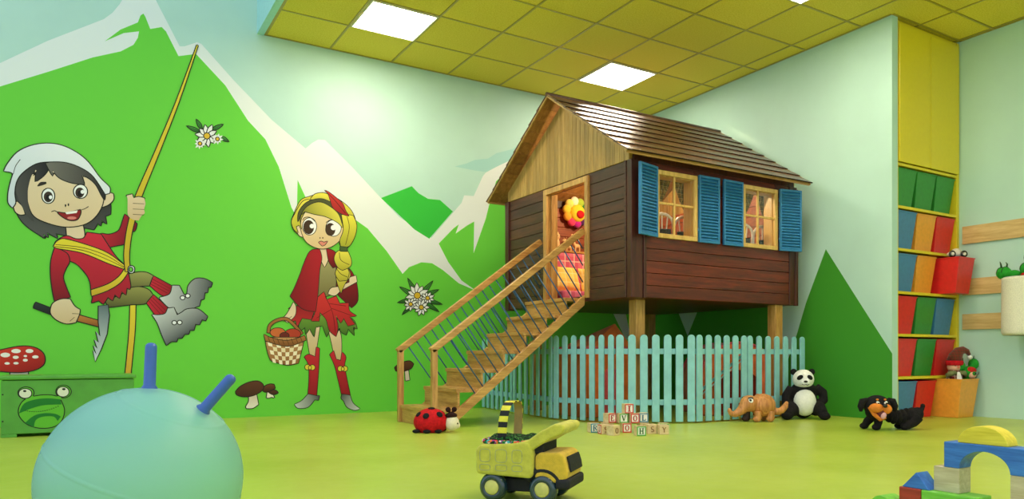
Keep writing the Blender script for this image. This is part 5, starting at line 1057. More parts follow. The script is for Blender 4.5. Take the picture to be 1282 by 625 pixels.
def figurine(x, y, kind, label):
    z = 1.622; t = thing('animal_figurine', label, 'figurine', (x, y, z), rz=.2, local=True)
    m_ = MB()
    if kind == 'giraffe':
        m_.ell((0,0,.07), (.045,.022,.024)); m_.tube([(-.035,0,.075), (-.05,0,.13), (-.052,0,.17)], [.016,.012,.012]); m_.ell((-.062,0,.178), (.028,.014,.014))
        for a, b in ((-.03,-.01),(-.03,.01),(.03,-.01),(.03,.01)): m_.tube([(a,b,.07),(a,b,.0)], .007, 8)
        m_.tube([(.042,0,.075),(.055,0,.05)], .004, 6)
    elif kind == 'owl':
        m_.ell((0,0,.07), (.04,.036,.07)); m_.ell((0,0,.15), (.042,.04,.04)); m_.tube([(-.02,0,.18),(-.028,0,.205)], [.012,.003]); m_.tube([(.02,0,.18),(.028,0,.205)], [.012,.003])
    else:
        m_.ell((0,0,.05), (.05,.022,.024)); m_.tube([(-.035,0,.055), (-.05,0,.1)], [.016,.012]); m_.ell((-.06,0,.105), (.026,.016,.016))
        for s_ in (-1, 1): m_.tube([(-.05,s_*.008,.115),(-.04,s_*.02,.145),(-.05,s_*.03,.16)], [.005,.004,.003], 6)
        for a, b in ((-.03,-.01),(-.03,.01),(.03,-.01),(.03,.01)): m_.tube([(a,b,.05),(a,b,.0)], .007, 8)
    m_.build('body', FIG, t, remesh=.006, smooth=1)
    hz = {'giraffe': (-.07, .182), 'owl': (-.015, .155), 'deer': (-.068, .11)}[kind]
    for s_ in (-1, 1): MB().ell((hz[0], s_*.013, hz[1]) if kind != 'owl' else (s_*.015, -.038, .155), .004, 0, None, 8, 6).build('eye', M['gloss_black'], t)
figurine(4.13, 6.54, 'owl', 'round headed pale wooden figurine at the left end of the playhouse shelf')
figurine(4.25, 6.5, 'deer', 'small pale wooden deer figurine beside the round headed figurine')
figurine(4.385, 6.54, 'giraffe', 'pale wooden figurine with long neck below the flower cushion')
figurine(4.55, 6.5, 'deer', 'pale wooden deer figurine on the shelf nearest the right door post')
# flower cushion on the rear wall
t = thing('flower_cushion', 'round cushion with rainbow coloured petals hanging inside the playhouse', 'cushion', (4.415, 6.61, 2.06))
cols = [(250,246,225),(170,205,70),(40,130,60),(40,60,120),(90,40,110),(200,40,160),(245,70,120),(250,180,60),(250,215,70),(252,232,120)]
for k in range(10):
    a = PI/2+.25 - 2*PI*k/10 - .1
    c = Vector((4.415+.115*math.cos(a), 6.605, 2.06+.115*math.sin(a)))
    MB().ell(c, (.05, .035, .05), 0, None, 14, 10).build('petal', plain('petal_%d' % k, cols[k], .85, .2, .04, sheen=.3), t)
MB().ell((4.425, 6.585, 2.045), (.092, .05, .092)).build('centre', plain('petal_centre', (248, 216, 60), .85, .2, .04), t)
MB().ell((4.43, 6.54, 2.03), (.048, .02, .042)).build('button', plain('petal_button', (200, 30, 40), .8, .2, .04), t)
# curtains
CUR = plaid('curtain_gingham', (136, 106, 48), (70, 64, 30), (190, 160, 96), 26)
def curtain(xa, xb, z0, z1, sgn, label):
    """tied-back drape: full width at the top, gathered to the side at the bottom"""
    V = []; F = []; nu, nv = 26, 12
    for j in range(nv+1):
        v = j/nv
        w = (xb-xa)*(1-v)**.8 + .045*v
        for i in range(nu+1):
            u = i/nu
            x = xa+u*w if sgn < 0 else xb-u*w
            V.append((x, 4.812+.012*math.sin(u*22)*(1-.3*v), z1-(z1-z0)*v))
    n1 = nu+1
    F = [(j*n1+i, j*n1+i+1, (j+1)*n1+i+1, (j+1)*n1+i) for j in range(nv) for i in range(nu)]
    m_ = MB(); m_.add(V, F, 0, True); o = m_.build('curtain', CUR)
    k = o.modifiers.new('cloth', 'SOLIDIFY'); k.thickness = .003
    tag(o, label, 'curtain')
curtain(4.0, 4.185, 1.80, 2.04, -1, 'gathered gingham curtain on the left side of the window nearer the stairs')
curtain(4.19, 4.385, 1.76, 2.04, 1, 'gathered gingham curtain on the right side of the window nearer the stairs')
curtain(4.985, 5.17, 1.80, 2.04, -1, 'gathered gingham curtain on the left side of the window far from the stairs')
curtain(5.18, 5.37, 1.76, 2.04, 1, 'gathered gingham curtain on the right side of the window far from the stairs')
WHM = plain('white_metal', (235, 232, 226), .35, .5, .02)
SEAT = plain('dark_seat', (44, 28, 24), .6, .3, .1)
def toy_chair(x, y, rz, label, group):
    t = thing('chair', label, 'chair', (x, y, FZ), rz, group, local=True)
    MB().box(-.1, .1, -.1, .1, .37, .39).build('seat', SEAT, t, .008)
    arch = [(-.1, .095, .39)] + [(.1*math.cos(PI-PI*k/10), .1, .59+.1*math.sin(PI*k/10)) for k in range(11)] + [(.1, .095, .39)]
    b_ = MB(); b_.tube(arch, .013, 8)
    for x_ in (-.05, 0, .05): b_.tube([(x_*.5,.1,.42),(x_,.1,.59+(.1**2-x_*x_)**.5-.004)], .006, 6)
    b_.build('back_frame', WHM, t)
    MB().box(-.075, .075, .108, .118, .40, .56).build('back_panel', SEAT, t, .006)
    for a, b in ((-.085,-.085),(.085,-.085),(-.085,.085),(.085,.085)): MB().tube([(a,b,.37),(a*1.1,b*1.1,0)], .008, 8).build('leg', WHM, t)
toy_chair(4.2, 5.0, 2.7, 'white framed toy chair at the left behind the window nearer the stairs', None)
toy_chair(4.45, 5.03, 2.9, 'white framed toy chair at the right behind the window nearer the stairs', None)
toy_chair(5.14, 4.99, 2.7, 'white framed toy chair at the left behind the window far from the stairs', None)
toy_chair(5.38, 4.99, 2.9, 'white framed toy chair at the right behind the window far from the stairs', None)
# ------------------------------------------------------------------ tents behind the fence
ORA = plain('orange_tent_cloth', (246, 122, 50), .8, .2, .08, 12, .15, 60, sheen=.2)
PKB = plain('pink_tent_band', (222, 92, 92), .8, .2, .06)
t = thing('play_tent', 'pointed orange play tent standing behind the fence beside the stairs', 'play tent', (4.02, 5.72, 0))
m_ = MB(); c = Vector((4.02, 5.72, 0)); hw = .27
bs = [c+Vector((sx*hw, sy*hw, 0)) for sx, sy in ((-1,-1),(1,-1),(1,1),(-1,1))]
md = [p+Vector((0,0,.60)) for p in bs]
tip = c+Vector((.16,-.12,.85)); V = bs+md+[tip]
m_.add(V, [(3,2,1,0),(0,1,5,4),(1,2,6,5),(2,3,7,6),(3,0,4,7),(4,5,8),(5,6,8),(6,7,8),(7,4,8)]); m_.build('tent_cloth', ORA, t, .01)
m_ = MB(); m_.box(4.02-hw-.006, 4.02+hw+.006, 5.72-hw-.006, 5.72+hw+.006, .575, .63); m_.build('band', PKB, t, .004)
m_ = MB(); m_.prism([(-.1,0),(.1,0),(.1,.3),(.06,.42),(0,.46),(-.06,.42),(-.1,.3)], lambda u, v, tt: (4.02+u, 5.72-hw-tt, v), .001, .012); m_.build('door_flap', PKB, t, .002)
OR2 = plain('rust_orange_cloth', (236, 116, 62), .85, .2, .12, 9, .3, 40, sheen=.2)
t = thing('play_tunnel', 'rounded rust orange play tent behind the fence under the right end of the house', 'play tent', (5.22, 5.2, 0))
m_ = MB(); prof = []
for k in range(17):
    a = PI*k/16; prof.append((-.36*math.cos(a)*(1.0), .30+.37*math.sin(a)**.8))
pts = [(-.36, 0)]+prof+[(.36, 0)]
dx, dy = Vector((.90,-.44,0)).normalized(), Vector((.44,.90,0)).normalized()
m_.prism(pts, lambda u, v, tt: Vector((5.22,5.2,v))+dx*u+dy*tt, -.3, .3); m_.build('tent_cloth', OR2, t, .02, 3)
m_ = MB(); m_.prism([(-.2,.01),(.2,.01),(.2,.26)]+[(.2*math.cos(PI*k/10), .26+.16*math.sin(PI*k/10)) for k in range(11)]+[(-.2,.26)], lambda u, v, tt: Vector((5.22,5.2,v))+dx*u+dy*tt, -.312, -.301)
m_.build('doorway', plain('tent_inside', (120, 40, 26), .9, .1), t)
m_ = MB()
for s_ in (-.301, .301):
    m_.tube([Vector((5.22,5.2,v))+dx*u*1.0+dy*s_ for u, v in pts], .012, 8)
m_.build('piping', PKB, t)

# ------------------------------------------------------------------ ladybug
t = thing('ladybug_toy', 'red plush ladybug with black spots on the floor at the foot of the stairs', 'plush toy', (2.135, 5.07, 0), math.radians(-35), local=True)
m_ = MB(); m_.ell((0,0,.075), (.126,.105,.1)); m_.ell((0,0,.045), (.118,.098,.035)); m_.build('body', M['red'], t, remesh=.008, smooth=3)
def spot(a, b, r):
    d = Vector((math.sin(a)*math.cos(b), math.sin(a)*math.sin(b), math.cos(a)))
    p = Vector((d.x*.126, d.y*.105, .075+d.z*.1)); n = Vector((d.x/.126, d.y/.105, d.z/.1)).normalized()
    q = Vector((0,0,1)).rotation_difference(n)
    MB().ell(p, (r, r, .006), 0, q, 16, 8).build('spot', M['black'], t)
for a, b, r in [(.95,-2.45,.022),(.18,-1.2,.026),(1.05,-1.72,.024),(.95,-.75,.024),(.95,.75,.024),(.95,2.45,.024),(1.0,1.6,.024)]: spot(a, b, r)
for x, y in [(-.09,-.07),(.07,-.075),(-.09,.07),(.07,.075),(-.01,-.09),(-.01,.09)]: MB().ell((x,y,.014), (.028,.022,.014)).build('foot', M['black'], t)
m_ = MB(); m_.ell((.155,-.005,.066), (.052,.05,.056)); m_.ell((.188,-.005,.05), (.026,.03,.026)); m_.build('head', M['cream'], t, remesh=.006, smooth=2)
for s_ in (-1, 1): MB().ell((.197,-.005+s_*.024,.066), .007, 0, None, 10, 6).build('eye', M['gloss_black'], t)
HAIRB = plain('dark_brown_plush', (44, 20, 18), .9, .2, .2, 60, .3)
MB().ell((.148,-.005,.122), (.044,.04,.022)).build('hair', HAIRB, t)
for s_ in (-1, 1):
    m_ = MB(); b0 = Vector((.148,-.005,.13)); e_ = b0+Vector((.02*s_, s_*.012, .034)); m_.tube([b0, e_], .009, 8); m_.ell(e_, .019); m_.build('antenna', HAIRB, t)

# ------------------------------------------------------------------ toy dump truck
TY = plain('truck_lime_plush', (200, 194, 76), .75, .2, .06, 40, .25, 260, sheen=.15)
TO = plain('truck_amber_plush', (216, 178, 58), .75, .2, .06, 40, .25, 260, sheen=.15)
TD = plain('truck_dark_cloth', (34, 34, 38), .7, .3, .1, 40, .2)
WHL = plain('wheel_dark_teal', (26, 52, 62), .12, .6, .1, 8, coat=.5)
PIP = plain('grey_stitching', (168, 170, 120), .7)
ang = math.radians(-32.5-17)
t = thing('toy_dump_truck', 'plush yellow dump truck with striped handle standing on the lime floor', 'toy truck', (1.462, 2.535, 0), ang, local=True)
wr_ = .055
def wheel(x, y):
    w = MB(); s_ = -1 if y < 0 else 1
    prof = [(.018,-.022),(.043,-.022),(.0515,-.015),(wr_,-.004),(wr_,.004),(.0515,.015),(.043,.023),(.033,.025),(.029,.02),(0,.02)]
    T = Matrix.Translation((x, y, wr_)) @ Matrix.Rotation(-PI/2*s_, 4, 'X')
    w.lathe(prof, 36, 0, T); o = w.build('wheel', WHL, t)
    h = MB(); h.lathe([(.0285,.019),(.0285,.023),(.023,.027),(0,.0285)], 28, 0, T); h.build('hub_cap', plain('hub_yellow', (206, 200, 110), .6) if 'hub_yellow' not in bpy.data.materials else bpy.data.materials['hub_yellow'], o)
for x in (-.1, .1):
    for y in (-.085, .085): wheel(x, y)
m_ = MB(); m_.box(-.13, .13, -.058, .058, .035, .085); m_.tube([(-.1,-.08,wr_),(-.1,.08,wr_)], .012, 12); m_.tube([(.1,-.08,wr_),(.1,.08,wr_)], .012, 12); m_.build('chassis', TD, t, .006)
for y in (-.085, .085):
    m_ = MB(); V = [(.1+.071*math.cos(a), y, wr_+.071*math.sin(a)) for a in [PI*.1+PI*.75*k/12 for k in range(13)]]
    m_.tube(V, .017, 10); m_.build('fender', TD, t)
# bed: a padded open tub
tub = MB(); bw = .112
side = [(-.164,.104),(.058,.094),(.066,.112),(.066,.19),(.056,.236),(-.02,.228),(-.145,.217),(-.166,.2)]
def bedbox(y0, y1, pts): tub.prism(pts, lambda u, v, tt: (u, tt, v), y0, y1)
bedbox(-bw, bw, side)
tb = tub.build('bed', TY, t, .014, 4)
lip = MB(); lp = [(.0,.222),(.045,.238),(.1,.276),(.15,.301),(.182,.299),(.19,.284),(.176,.264),(.135,.246),(.085,.216),(.045,.19)]
lip.prism(lp, lambda u, v, tt: (u, tt, v), -bw*.98, bw*.98); lip.build('canopy', TY, t, .013, 4)
LIN = None
def speck(name, base, cols, scale):
    m, nt, b = base_mat(name, .85, .2)
    vo = nt.nodes.new('ShaderNodeTexVoronoi'); vo.inputs['Scale'].default_value = scale
    nt.links.new(coords(nt), vo.inputs['Vector'])
    sp = nt.nodes.new('ShaderNodeSeparateColor'); nt.links.new(vo.outputs['Color'], sp.inputs[0])
    r = nt.nodes.new('ShaderNodeValToRGB'); r.color_ramp.interpolation = 'CONSTANT'; el = r.color_ramp.elements
    st_ = [(0, base)]+cols
    while len(el) < len(st_): el.new(.5)
    for e_, (p, c) in zip(el, st_): e_.position = p; e_.color = lin(c)
    nt.links.new(sp.outputs[0], r.inputs['Fac']); nt.links.new(r.outputs['Color'], b.inputs['Base Color'])
    bump(nt, b, vo.outputs['Distance'], .6, .01); return m
LIN = speck('speckled_lining', (22, 40, 22), [(.45,(34,96,40)),(.7,(14,18,16)),(.85,(90,150,70)),(.93,(30,70,34))], 170)
CONF = speck('confetti_trim', (36, 120, 60), [(.25,(60,170,170)),(.4,(230,120,60)),(.52,(150,60,140)),(.65,(240,230,220)),(.78,(30,60,40)),(.9,(220,60,70))], 110)
m_ = MB()
for k in range(26):
    a = 2*PI*k/26; x, y = -.05+.078*math.cos(a), .078*math.sin(a)
    m_.ell((x, y, .229+.008*math.sin(3*a)), (.022,.022,.014), 0, None, 10, 6)
m_.ell((-.05,0,.226), (.085,.085,.022)); m_.build('lining', LIN, t, remesh=.006)
m_ = MB()
ring = [(-.048+.104*math.copysign(abs(math.cos(2*PI*k/48))**.45, math.cos(2*PI*k/48)), .100*math.copysign(abs(math.sin(2*PI*k/48))**.45, math.sin(2*PI*k/48)), .2255) for k in range(49)]
m_.tube(ring, .0085, 8); m_.build('trim', CONF, t)
for y in (-bw-.0005, bw+.0005):
    m_ = MB()
    for cx, w_ in ((-.125,.021),(-.060,.023),(.004,.020)):
        for z0, z1, rr in ((.152,.200,.35),(.120,.142,.9)):
            P_ = []
            for k in range(25):
                a = 2*PI*k/24
                P_.append((cx+w_*math.copysign(abs(math.cos(a))**.5, math.cos(a)), y, (z0+z1)/2+(z1-z0)/2*math.copysign(abs(math.sin(a))**.5, math.sin(a))))
            m_.tube(P_, .0013, 6)
    m_.build('stitching', PIP, t)
# cab
cab = MB(); cs = [(.068,.075),(.165,.082),(.194,.098),(.198,.125),(.184,.182),(.166,.194),(.085,.192),(.07,.178)]
cab.prism(cs, lambda u, v, tt: (u, tt, v), -.1, .1); cb = cab.build('cab', TO, t, .018, 4)
w = MB(); w.prism([(.200,.120),(.194,.15),(.185,.178),(.192,.180),(.202,.15),(.207,.121)], lambda u, v, tt: (u, tt, v), -.078, .078); w.build('windscreen', TD, cb, .004)
m_ = MB(); m_.box(.15, .206, -.106, .106, .058, .098); m_.build('bumper', TD, t, .012, 4)
m_ = MB(); m_.box(.06, .1, -.085, .085, .185, .235); m_.build('neck_block', TD, t, .006)
# striped handle across the bed
H = []; NS = 40
raw = []
for k in range(201):
    a = PI*k/200; c_ = math.cos(a)
    raw.append(Vector((-.066+.012*math.sin(a), -.088*math.copysign(abs(c_)**.6, c_), .216+.16*math.sin(a)**.55)))
acc = [0]
for k in range(200): acc.append(acc[-1]+(raw[k+1]-raw[k]).length)
for q in range(NS+1):
    L_ = acc[-1]*q/NS; k = max(i for i in range(201) if acc[i] <= L_+1e-9); k = min(k, 199)
    f_ = (L_-acc[k])/max(acc[k+1]-acc[k], 1e-9); p_ = raw[k].lerp(raw[k+1], min(f_, 1)); H.append((p_.x, p_.y, p_.z))
m_ = MB(); V = []; F = []; mi = []
for k, p in enumerate(H):
    for dx_, dn in ((-.0175,-.002),(.0175,-.002),(.0175,.002),(-.0175,.002)):
        a = H[max(k-1,0)]; b = H[min(k+1,NS)]; n = Vector((0, -(b[2]-a[2]), b[1]-a[1])).normalized()
        V.append((p[0]+dx_, p[1]+n.y*dn, p[2]+n.z*dn))
for k in range(NS):
    for j in range(4): F.append((k*4+j, k*4+(j+1)%4, (k+1)*4+(j+1)%4, (k+1)*4+j))
F += [(3,2,1,0), (NS*4,NS*4+1,NS*4+2,NS*4+3)]
m_.add(V, F)
for i, f in enumerate(m_.f):
    k, j = divmod(i, 4)
    m_.mi[i] = 2 if j == 0 else (1 if (k//2) % 2 else 0)
m_.mi[-1] = m_.mi[-2] = 0
m_.build('handle', [plain('strap_yellow', (226, 216, 60), .7), TD, plain('strap_tan', (170, 140, 78), .8)], t)

# ------------------------------------------------------------------ letter blocks
BW = wood('block_maple', (204, 172, 120), (238, 214, 168), 'X', .5, .05, .12, 40)
LW = plain('block_white_face', (240, 236, 226), .5)
LCOL = {'red': plain('block_red', (206, 38, 36), .45), 'green': plain('block_green', (84, 170, 62), .45), 'blue': plain('block_blue', (60, 140, 170), .45), 'wood': plain('block_burnt', (150, 108, 62), .6)}
INK = {'red': plain('letter_red', (178, 28, 34), .5), 'green': plain('letter_green', (58, 110, 40), .5), 'blue': plain('letter_blue', (52, 112, 140), .5), 'wood': plain('letter_burnt', (140, 98, 56), .6)}
def strokes(ch):
    S_ = lambda *q: [('s',)+x for x in q]
    D = {'I': [((0,-.3),(0,.3),.17),((-.17,-.3),(.17,-.3),.08),((-.17,.3),(.17,.3),.08)],
         'E': [((-.14,-.3),(-.14,.3),.14),((-.22,-.3),(.2,-.3),.08),((-.22,.3),(.2,.3),.08),((-.14,0),(.1,0),.08),((.19,-.3),(.19,-.16),.06),((.19,.3),(.19,.16),.06)],
         'V': [((-.2,.3),(0,-.3),.13),((.2,.3),(0,-.3),.08),((-.28,.3),(-.1,.3),.06),((.1,.3),(.28,.3),.06)],
         'L': [((-.12,-.3),(-.12,.3),.14),((-.22,-.3),(.22,-.3),.09),((.2,-.3),(.2,-.12),.06),((-.22,.3),(0,.3),.06)],
         'H': [((-.16,-.3),(-.16,.3),.13),((.16,-.3),(.16,.3),.13),((-.16,0),(.16,0),.09),((-.27,-.3),(-.05,-.3),.06),((.05,-.3),(.27,-.3),.06),((-.27,.3),(-.05,.3),.06),((.05,.3),(.27,.3),.06)],
         'R': [((-.16,-.3),(-.16,.3),.13),((-.24,.3),(.08,.3),.08),((.14,.26),(.14,.06),.12),((-.16,.02),(.1,.02),.08),((.0,.02),(.22,-.3),.12),((-.26,-.3),(-.05,-.3),.06)],
         'J': [((.06,.3),(.06,-.2),.14),((.06,-.24),(-.16,-.28),.1),((-.16,-.28),(-.18,-.14),.08),((-.05,.3),(.2,.3),.06)],
         'S': [((.16,.26),(-.12,.28),.08),((-.16,.24),(-.14,.06),.1),((-.14,.05),(.14,-.05),.1),((.16,-.06),(.15,-.24),.1),((.14,-.28),(-.16,-.27),.08)],
         'Y': [((-.2,.3),(0,0),.11),((.2,.3),(0,0),.08),((0,0),(0,-.3),.12)],
         'O': []}
    return D[ch]
BS = .0675
def letter_face(mb, ch, c, n_, s):
    """letter raised from face centre c with normal n_"""
    n_ = Vector(n_); up = Vector((0,0,1)); side = up.cross(n_)
    def P_(u, v, h): return Vector(c)+side*u*s+up*v*s+n_*h
    if ch == 'O':
        N = 24; V = []; F = []
        for k in range(N):
            a = 2*PI*k/N
            for r1, r2 in ((.26,.33),(.13,.25)):
                for h in (.0, .0016): V.append(P_(r1*math.cos(a), r2*math.sin(a), h))
        for k in range(N):
            a, b = k*4, ((k+1)%N)*4
            F += [(a+1,b+1,b+3,a+3), (a,b,b+1,a+1), (a+2,a+3,b+3,b+2)]
        mb.add(V, F); return
    for p, q, w in strokes(ch):
        d = Vector((q[0]-p[0], q[1]-p[1])).normalized(); e_ = Vector((-d.y, d.x))*w/2
        cs = [(p[0]+e_.x, p[1]+e_.y), (p[0]-e_.x, p[1]-e_.y), (q[0]-e_.x, q[1]-e_.y), (q[0]+e_.x, q[1]+e_.y)]
        mb.prism(cs, lambda u, v, h: P_(u, v, h), 0, .0016)
def letter_block(x, y, lev, rz, ch, col, label, ch2=None, col2='wood', top=None):
    t = thing('letter_block', label, 'toy block', (x, y, lev*BS+lev*.0004), rz, 'letter blocks stacked in front of the fence', local=True)
    h = BS/2
    MB().box(-h, h, -h, h, 0, BS).build('cube', BW, t, .002)
    for (n_, c_, k_) in (((0,-1,0), ch, col), ((-1,0,0), ch2, col2)):
        if not c_: continue
        n_ = Vector(n_); up = Vector((0,0,1)); side = up.cross(n_); c = Vector((0,0,h))+n_*h
        if k_ != 'wood':
            def Q(u, v, tt): return c+side*u+up*v+n_*tt
            m_ = MB(); m_.prism([(-.03,-.03),(.03,-.03),(.03,.03),(-.03,.03)], Q, 0, .0006); m_.build('face_panel', LW, t)
            f = MB(); o_, i_ = .0325, .0255
            for p in ([(-o_,-o_),(o_,-o_),(o_,-i_),(-o_,-i_)], [(-o_,i_),(o_,i_),(o_,o_),(-o_,o_)], [(-o_,-i_),(-i_,-i_),(-i_,i_),(-o_,i_)], [(i_,-i_),(o_,-i_),(o_,i_),(i_,i_)]): f.prism(p, Q, 0, .002)
            f.build('face_frame', LCOL[k_], t)
        m_ = MB(); letter_face(m_, c_, c+n_*.0005, n_, BS*.92); m_.build('letter', INK[k_], t)
VR = math.radians
letter_block(3.118, 4.44, 0, VR(-12), 'R', 'blue', 'blue framed block with letter R at the left end of the bottom row')
letter_block(3.118, 4.305, 0, VR(-14), 'S', 'wood', 'wooden block with red letter J side and bare S side', 'J', 'red')
letter_block(3.118, 4.20, 0, VR(12), 'O', 'wood', 'bare wooden block with carved letters in front of the red O block')
letter_block(3.315, 4.315, 0, VR(-20), 'O', 'red', 'red framed block with letter O in the bottom row')
letter_block(3.262, 4.085, 0, VR(-20), 'H', 'green', 'green framed block with letter H standing furthest forward')
letter_block(3.405, 4.145, 0, VR(-16), 'S', 'wood', 'bare wooden block tucked beside the green H block')
letter_block(3.455, 4.07, 0, VR(-24), 'Y', 'wood', 'bare wooden block at the right end of the bottom row')
letter_block(3.540, 4.165, 0, VR(-30), 'L', 'green', 'wooden block with green top half hidden behind the right end block')
letter_block(3.235, 4.40, 1, VR(0), 'E', 'red', 'red framed block with letter E in the second row', None)
letter_block(3.308, 4.345, 1, VR(-18), 'V', 'green', 'green framed block with letter V in the second row')
letter_block(3.372, 4.297, 1, VR(-18), 'O', 'red', 'red framed block with letter O in the second row')
letter_block(3.462, 4.30, 1, VR(-28), 'L', 'blue', 'blue framed block with letter L at the right of the second row')
letter_block(3.345, 4.33, 2, VR(-18), 'I', 'red', 'red framed block with letter I on top of the stack')
# plain blocks carrying the row at the rear
letter_block(3.222, 4.41, 0, VR(-6), 'Y', 'wood', 'wooden block under the red E block, mostly hidden')
letter_block(3.462, 4.30, 0, VR(-20), 'S', 'wood', 'wooden block under the blue L block, mostly hidden')

# ------------------------------------------------------------------ wooden anteater toy
ANT = wood('anteater_wood', (166, 100, 44), (222, 156, 86), 'Z', .5, .1, 0, 16, .2, 3.0)
ANTD = plain('anteater_shaded_leg', (60, 36, 26), .6)  # far front leg: its shade is put into a darker brown
t = thing('anteater_toy', 'brown wooden looking anteater toy with raised tail standing against the fence', 'toy animal', (4.815, 4.395, 0), math.radians(180-17), local=True)
m_ = MB()
m_.ell((0,0,.135), (.112,.088,.098)); m_.build('body', ANT, t)
m_ = MB(); m_.ell((.125,0,.152), (.085,.062,.07)); m_.tube([(.165,0,.13),(.215,0,.085),(.26,0,.066),(.295,0,.073),(.31,0,.10),(.305,0,.118)], [.052,.036,.027,.022,.018,.012], 14)
m_.build('head', ANT, t, remesh=.007, smooth=3)
m_ = MB(); m_.tube([(-.095,0,.09),(-.14,0,.078),(-.18,0,.09),(-.215,0,.125),(-.225,0,.15)], [.036,.03,.028,.026,.016], 14); m_.ell((-.225,0,.15), .016); m_.build('tail', ANT, t)
for x, y, mat in ((.075,.05,ANT),(.125,-.045,ANTD),(-.045,.055,ANT),(-.05,-.055,ANT)):
    m_ = MB(); m_.tube([(x,y,.09),(x,y,.03)], [.03,.03], 12); m_.ell((x+.008,y,.026), (.036,.03,.026)); m_.build('leg', mat, t, remesh=.006, smooth=2)
for s_ in (-1, 1):
    q = Vector((0,0,1)).rotation_difference(Vector((.35,s_*.85,.4)))
    o = MB().ell((.142,s_*.054,.183), (.019,.024,.006), 0, q, 14, 8).build('eye', M['white'], t)
    MB().ell((.147,s_*.0585,.184), (.010,.011,.004), 0, q, 12, 6).build('pupil', M['gloss_black'], o)
    MB().tube([(.122,s_*.057,.198),(.142,s_*.055,.206),(.164,s_*.048,.2)], .005, 8).build('eyebrow', M['gloss_black'], o)
m_ = MB(); m_.ell((.045,0,.148), (.022,.078,.085)); m_.build('collar', ANT, t)

# ------------------------------------------------------------------ panda
PB = M['black']; PW = M['white']
t = thing('panda_toy', 'black and white plush panda sitting between the fence and the green mountain wall', 'plush toy', (5.335, 4.40, 0), math.radians(-32-4), local=True)
m_ = MB()   # faces local -Y
m_.ell((0,.02,.16), (.115,.10,.16)); m_.ell((0,.01,.25), (.11,.085,.075))
m_.tube([(-.10,.01,.265),(-.15,0,.2),(-.155,-.02,.12),(-.16,-.05,.05)], [.045,.042,.04,.036], 14)
m_.tube([(.10,.01,.27),(.165,.01,.225),(.17,.0,.165),(.12,-.02,.12)], [.045,.042,.04,.035], 14)
m_.tube([(-.09,-.02,.09),(-.125,-.08,.085),(-.165,-.13,.045)], [.07,.058,.042], 14); m_.ell((-.175,-.13,.034), (.05,.05,.034))
m_.tube([(.09,-.02,.09),(.11,-.08,.095),(.13,-.13,.05)], [.07,.06,.044], 14); m_.ell((.14,-.135,.034), (.05,.05,.034))
m_.build('body', PB, t, remesh=.009, smooth=4)
m_ = MB(); m_.ell((-.005,-.05,.145), (.097,.078,.118)); m_.build('belly', PW, t, subsurf=0)
m_ = MB(); m_.ell((-.01,-.02,.345), (.092,.082,.085)); m_.ell((-.014,-.088,.318), (.046,.036,.036)); hd = m_.build('head', PW, t, remesh=.007, smooth=3)
for s_ in (-1, 1): MB().ell((-.01+s_*.078,0,.408), (.028,.018,.028)).build('ear', PB, t)
for s_ in (-1, 1):
    MB().ell((-.014+s_*.042,-.09,.362), (.029,.016,.019), 0, Matrix.Rotation(s_*.65,4,'Y') @ Matrix.Rotation(s_*.35,4,'Z')).build('eye_patch', PB, hd)
MB().ell((-.016,-.124,.328), (.017,.01,.010)).build('nose', M['gloss_black'], hd)
MB().tube([(-.045,-.112,.306),(-.03,-.121,.299),(-.016,-.123,.304),(0,-.121,.298),(.016,-.112,.305)], .0025, 8).build('mouth', M['gloss_black'], hd)

# ------------------------------------------------------------------ dachshund toy
TAN = plain('dog_tan_plush', (222, 130, 48), .8, .2, .08, 40, .2)
t = thing('plush_dog', 'black and tan plush dachshund with concertina body standing on the lime floor', 'plush toy', (5.075, 3.425, 0), math.radians(-30), local=True)
# local +X runs towards the tail, -Y towards the viewer
m_ = MB()
for k in range(6):
    x = -.02+k*.034; z = .125-.022*math.sin(k/5*PI)-.004*k
    m_.ell((x,0,z), (.021,.06,.057), 0, None, 16, 10)
m_.tube([(-.05,0,.13),(.03,0,.108),(.15,0,.10)], .036, 14)
m_.ell((.2,0,.105), (.062,.06,.06)); m_.ell((.235,0,.115), (.042,.05,.052))
for y in (-.035, .035):
    m_.tube([(.215,y,.095),(.18,y*1.2,.055),(.13,y*1.3,.028)], [.045,.036,.028], 12); m_.ell((.115,y*1.3,.024), (.034,.026,.024))
m_.tube([(.26,0,.13),(.272,0,.155),(.275,0,.175)], [.018,.015,.017], 12); m_.ell((.275,0,.175), .018)
m_.ell((-.06,0,.125), (.06,.055,.06))
for y, x in ((-.045,-.075),(.045,-.12)):
    m_.tube([(-.075,y*.6,.11),(x-.01,y,.055),(x-.02,y*1.1,.03)], [.036,.03,.026], 12); m_.ell((x-.028,y*1.15,.024), (.034,.027,.024))
m_.build('body', M['black'], t, remesh=.006, smooth=1)
# head faces the viewer, turned a little towards the tail
hd = MB(); hc = Vector((-.1,-.065,.175))
hd.ell(hc+Vector((0,.01,.006)), (.1,.075,.08)); hd.ell(hc+Vector((0,.02,-.04)), (.082,.062,.066))
h_ = hd.build('head', M['black'], t, remesh=.007, smooth=2)
m_ = MB(); m_.ell(hc+Vector((-.036,-.055,-.006)), (.052,.04,.036)); m_.ell(hc+Vector((.040,-.058,-.014)), (.038,.036,.036))
m_.build('muzzle', TAN, h_, remesh=.005, smooth=2)
m_ = MB(); m_.tube([hc+Vector((-.078,-.03,.0)), hc+Vector((-.05,-.052,-.052)), hc+Vector((-.008,-.062,-.088)), hc+Vector((.034,-.058,-.075))], [.012,.015,.017,.012], 12); m_.build('jaw', TAN, h_, remesh=.005, smooth=1)
MB().ell(hc+Vector((.004,-.058,-.052)), (.036,.024,.036)).build('mouth', plain('dog_mouth', (96, 22, 26), .6), h_)
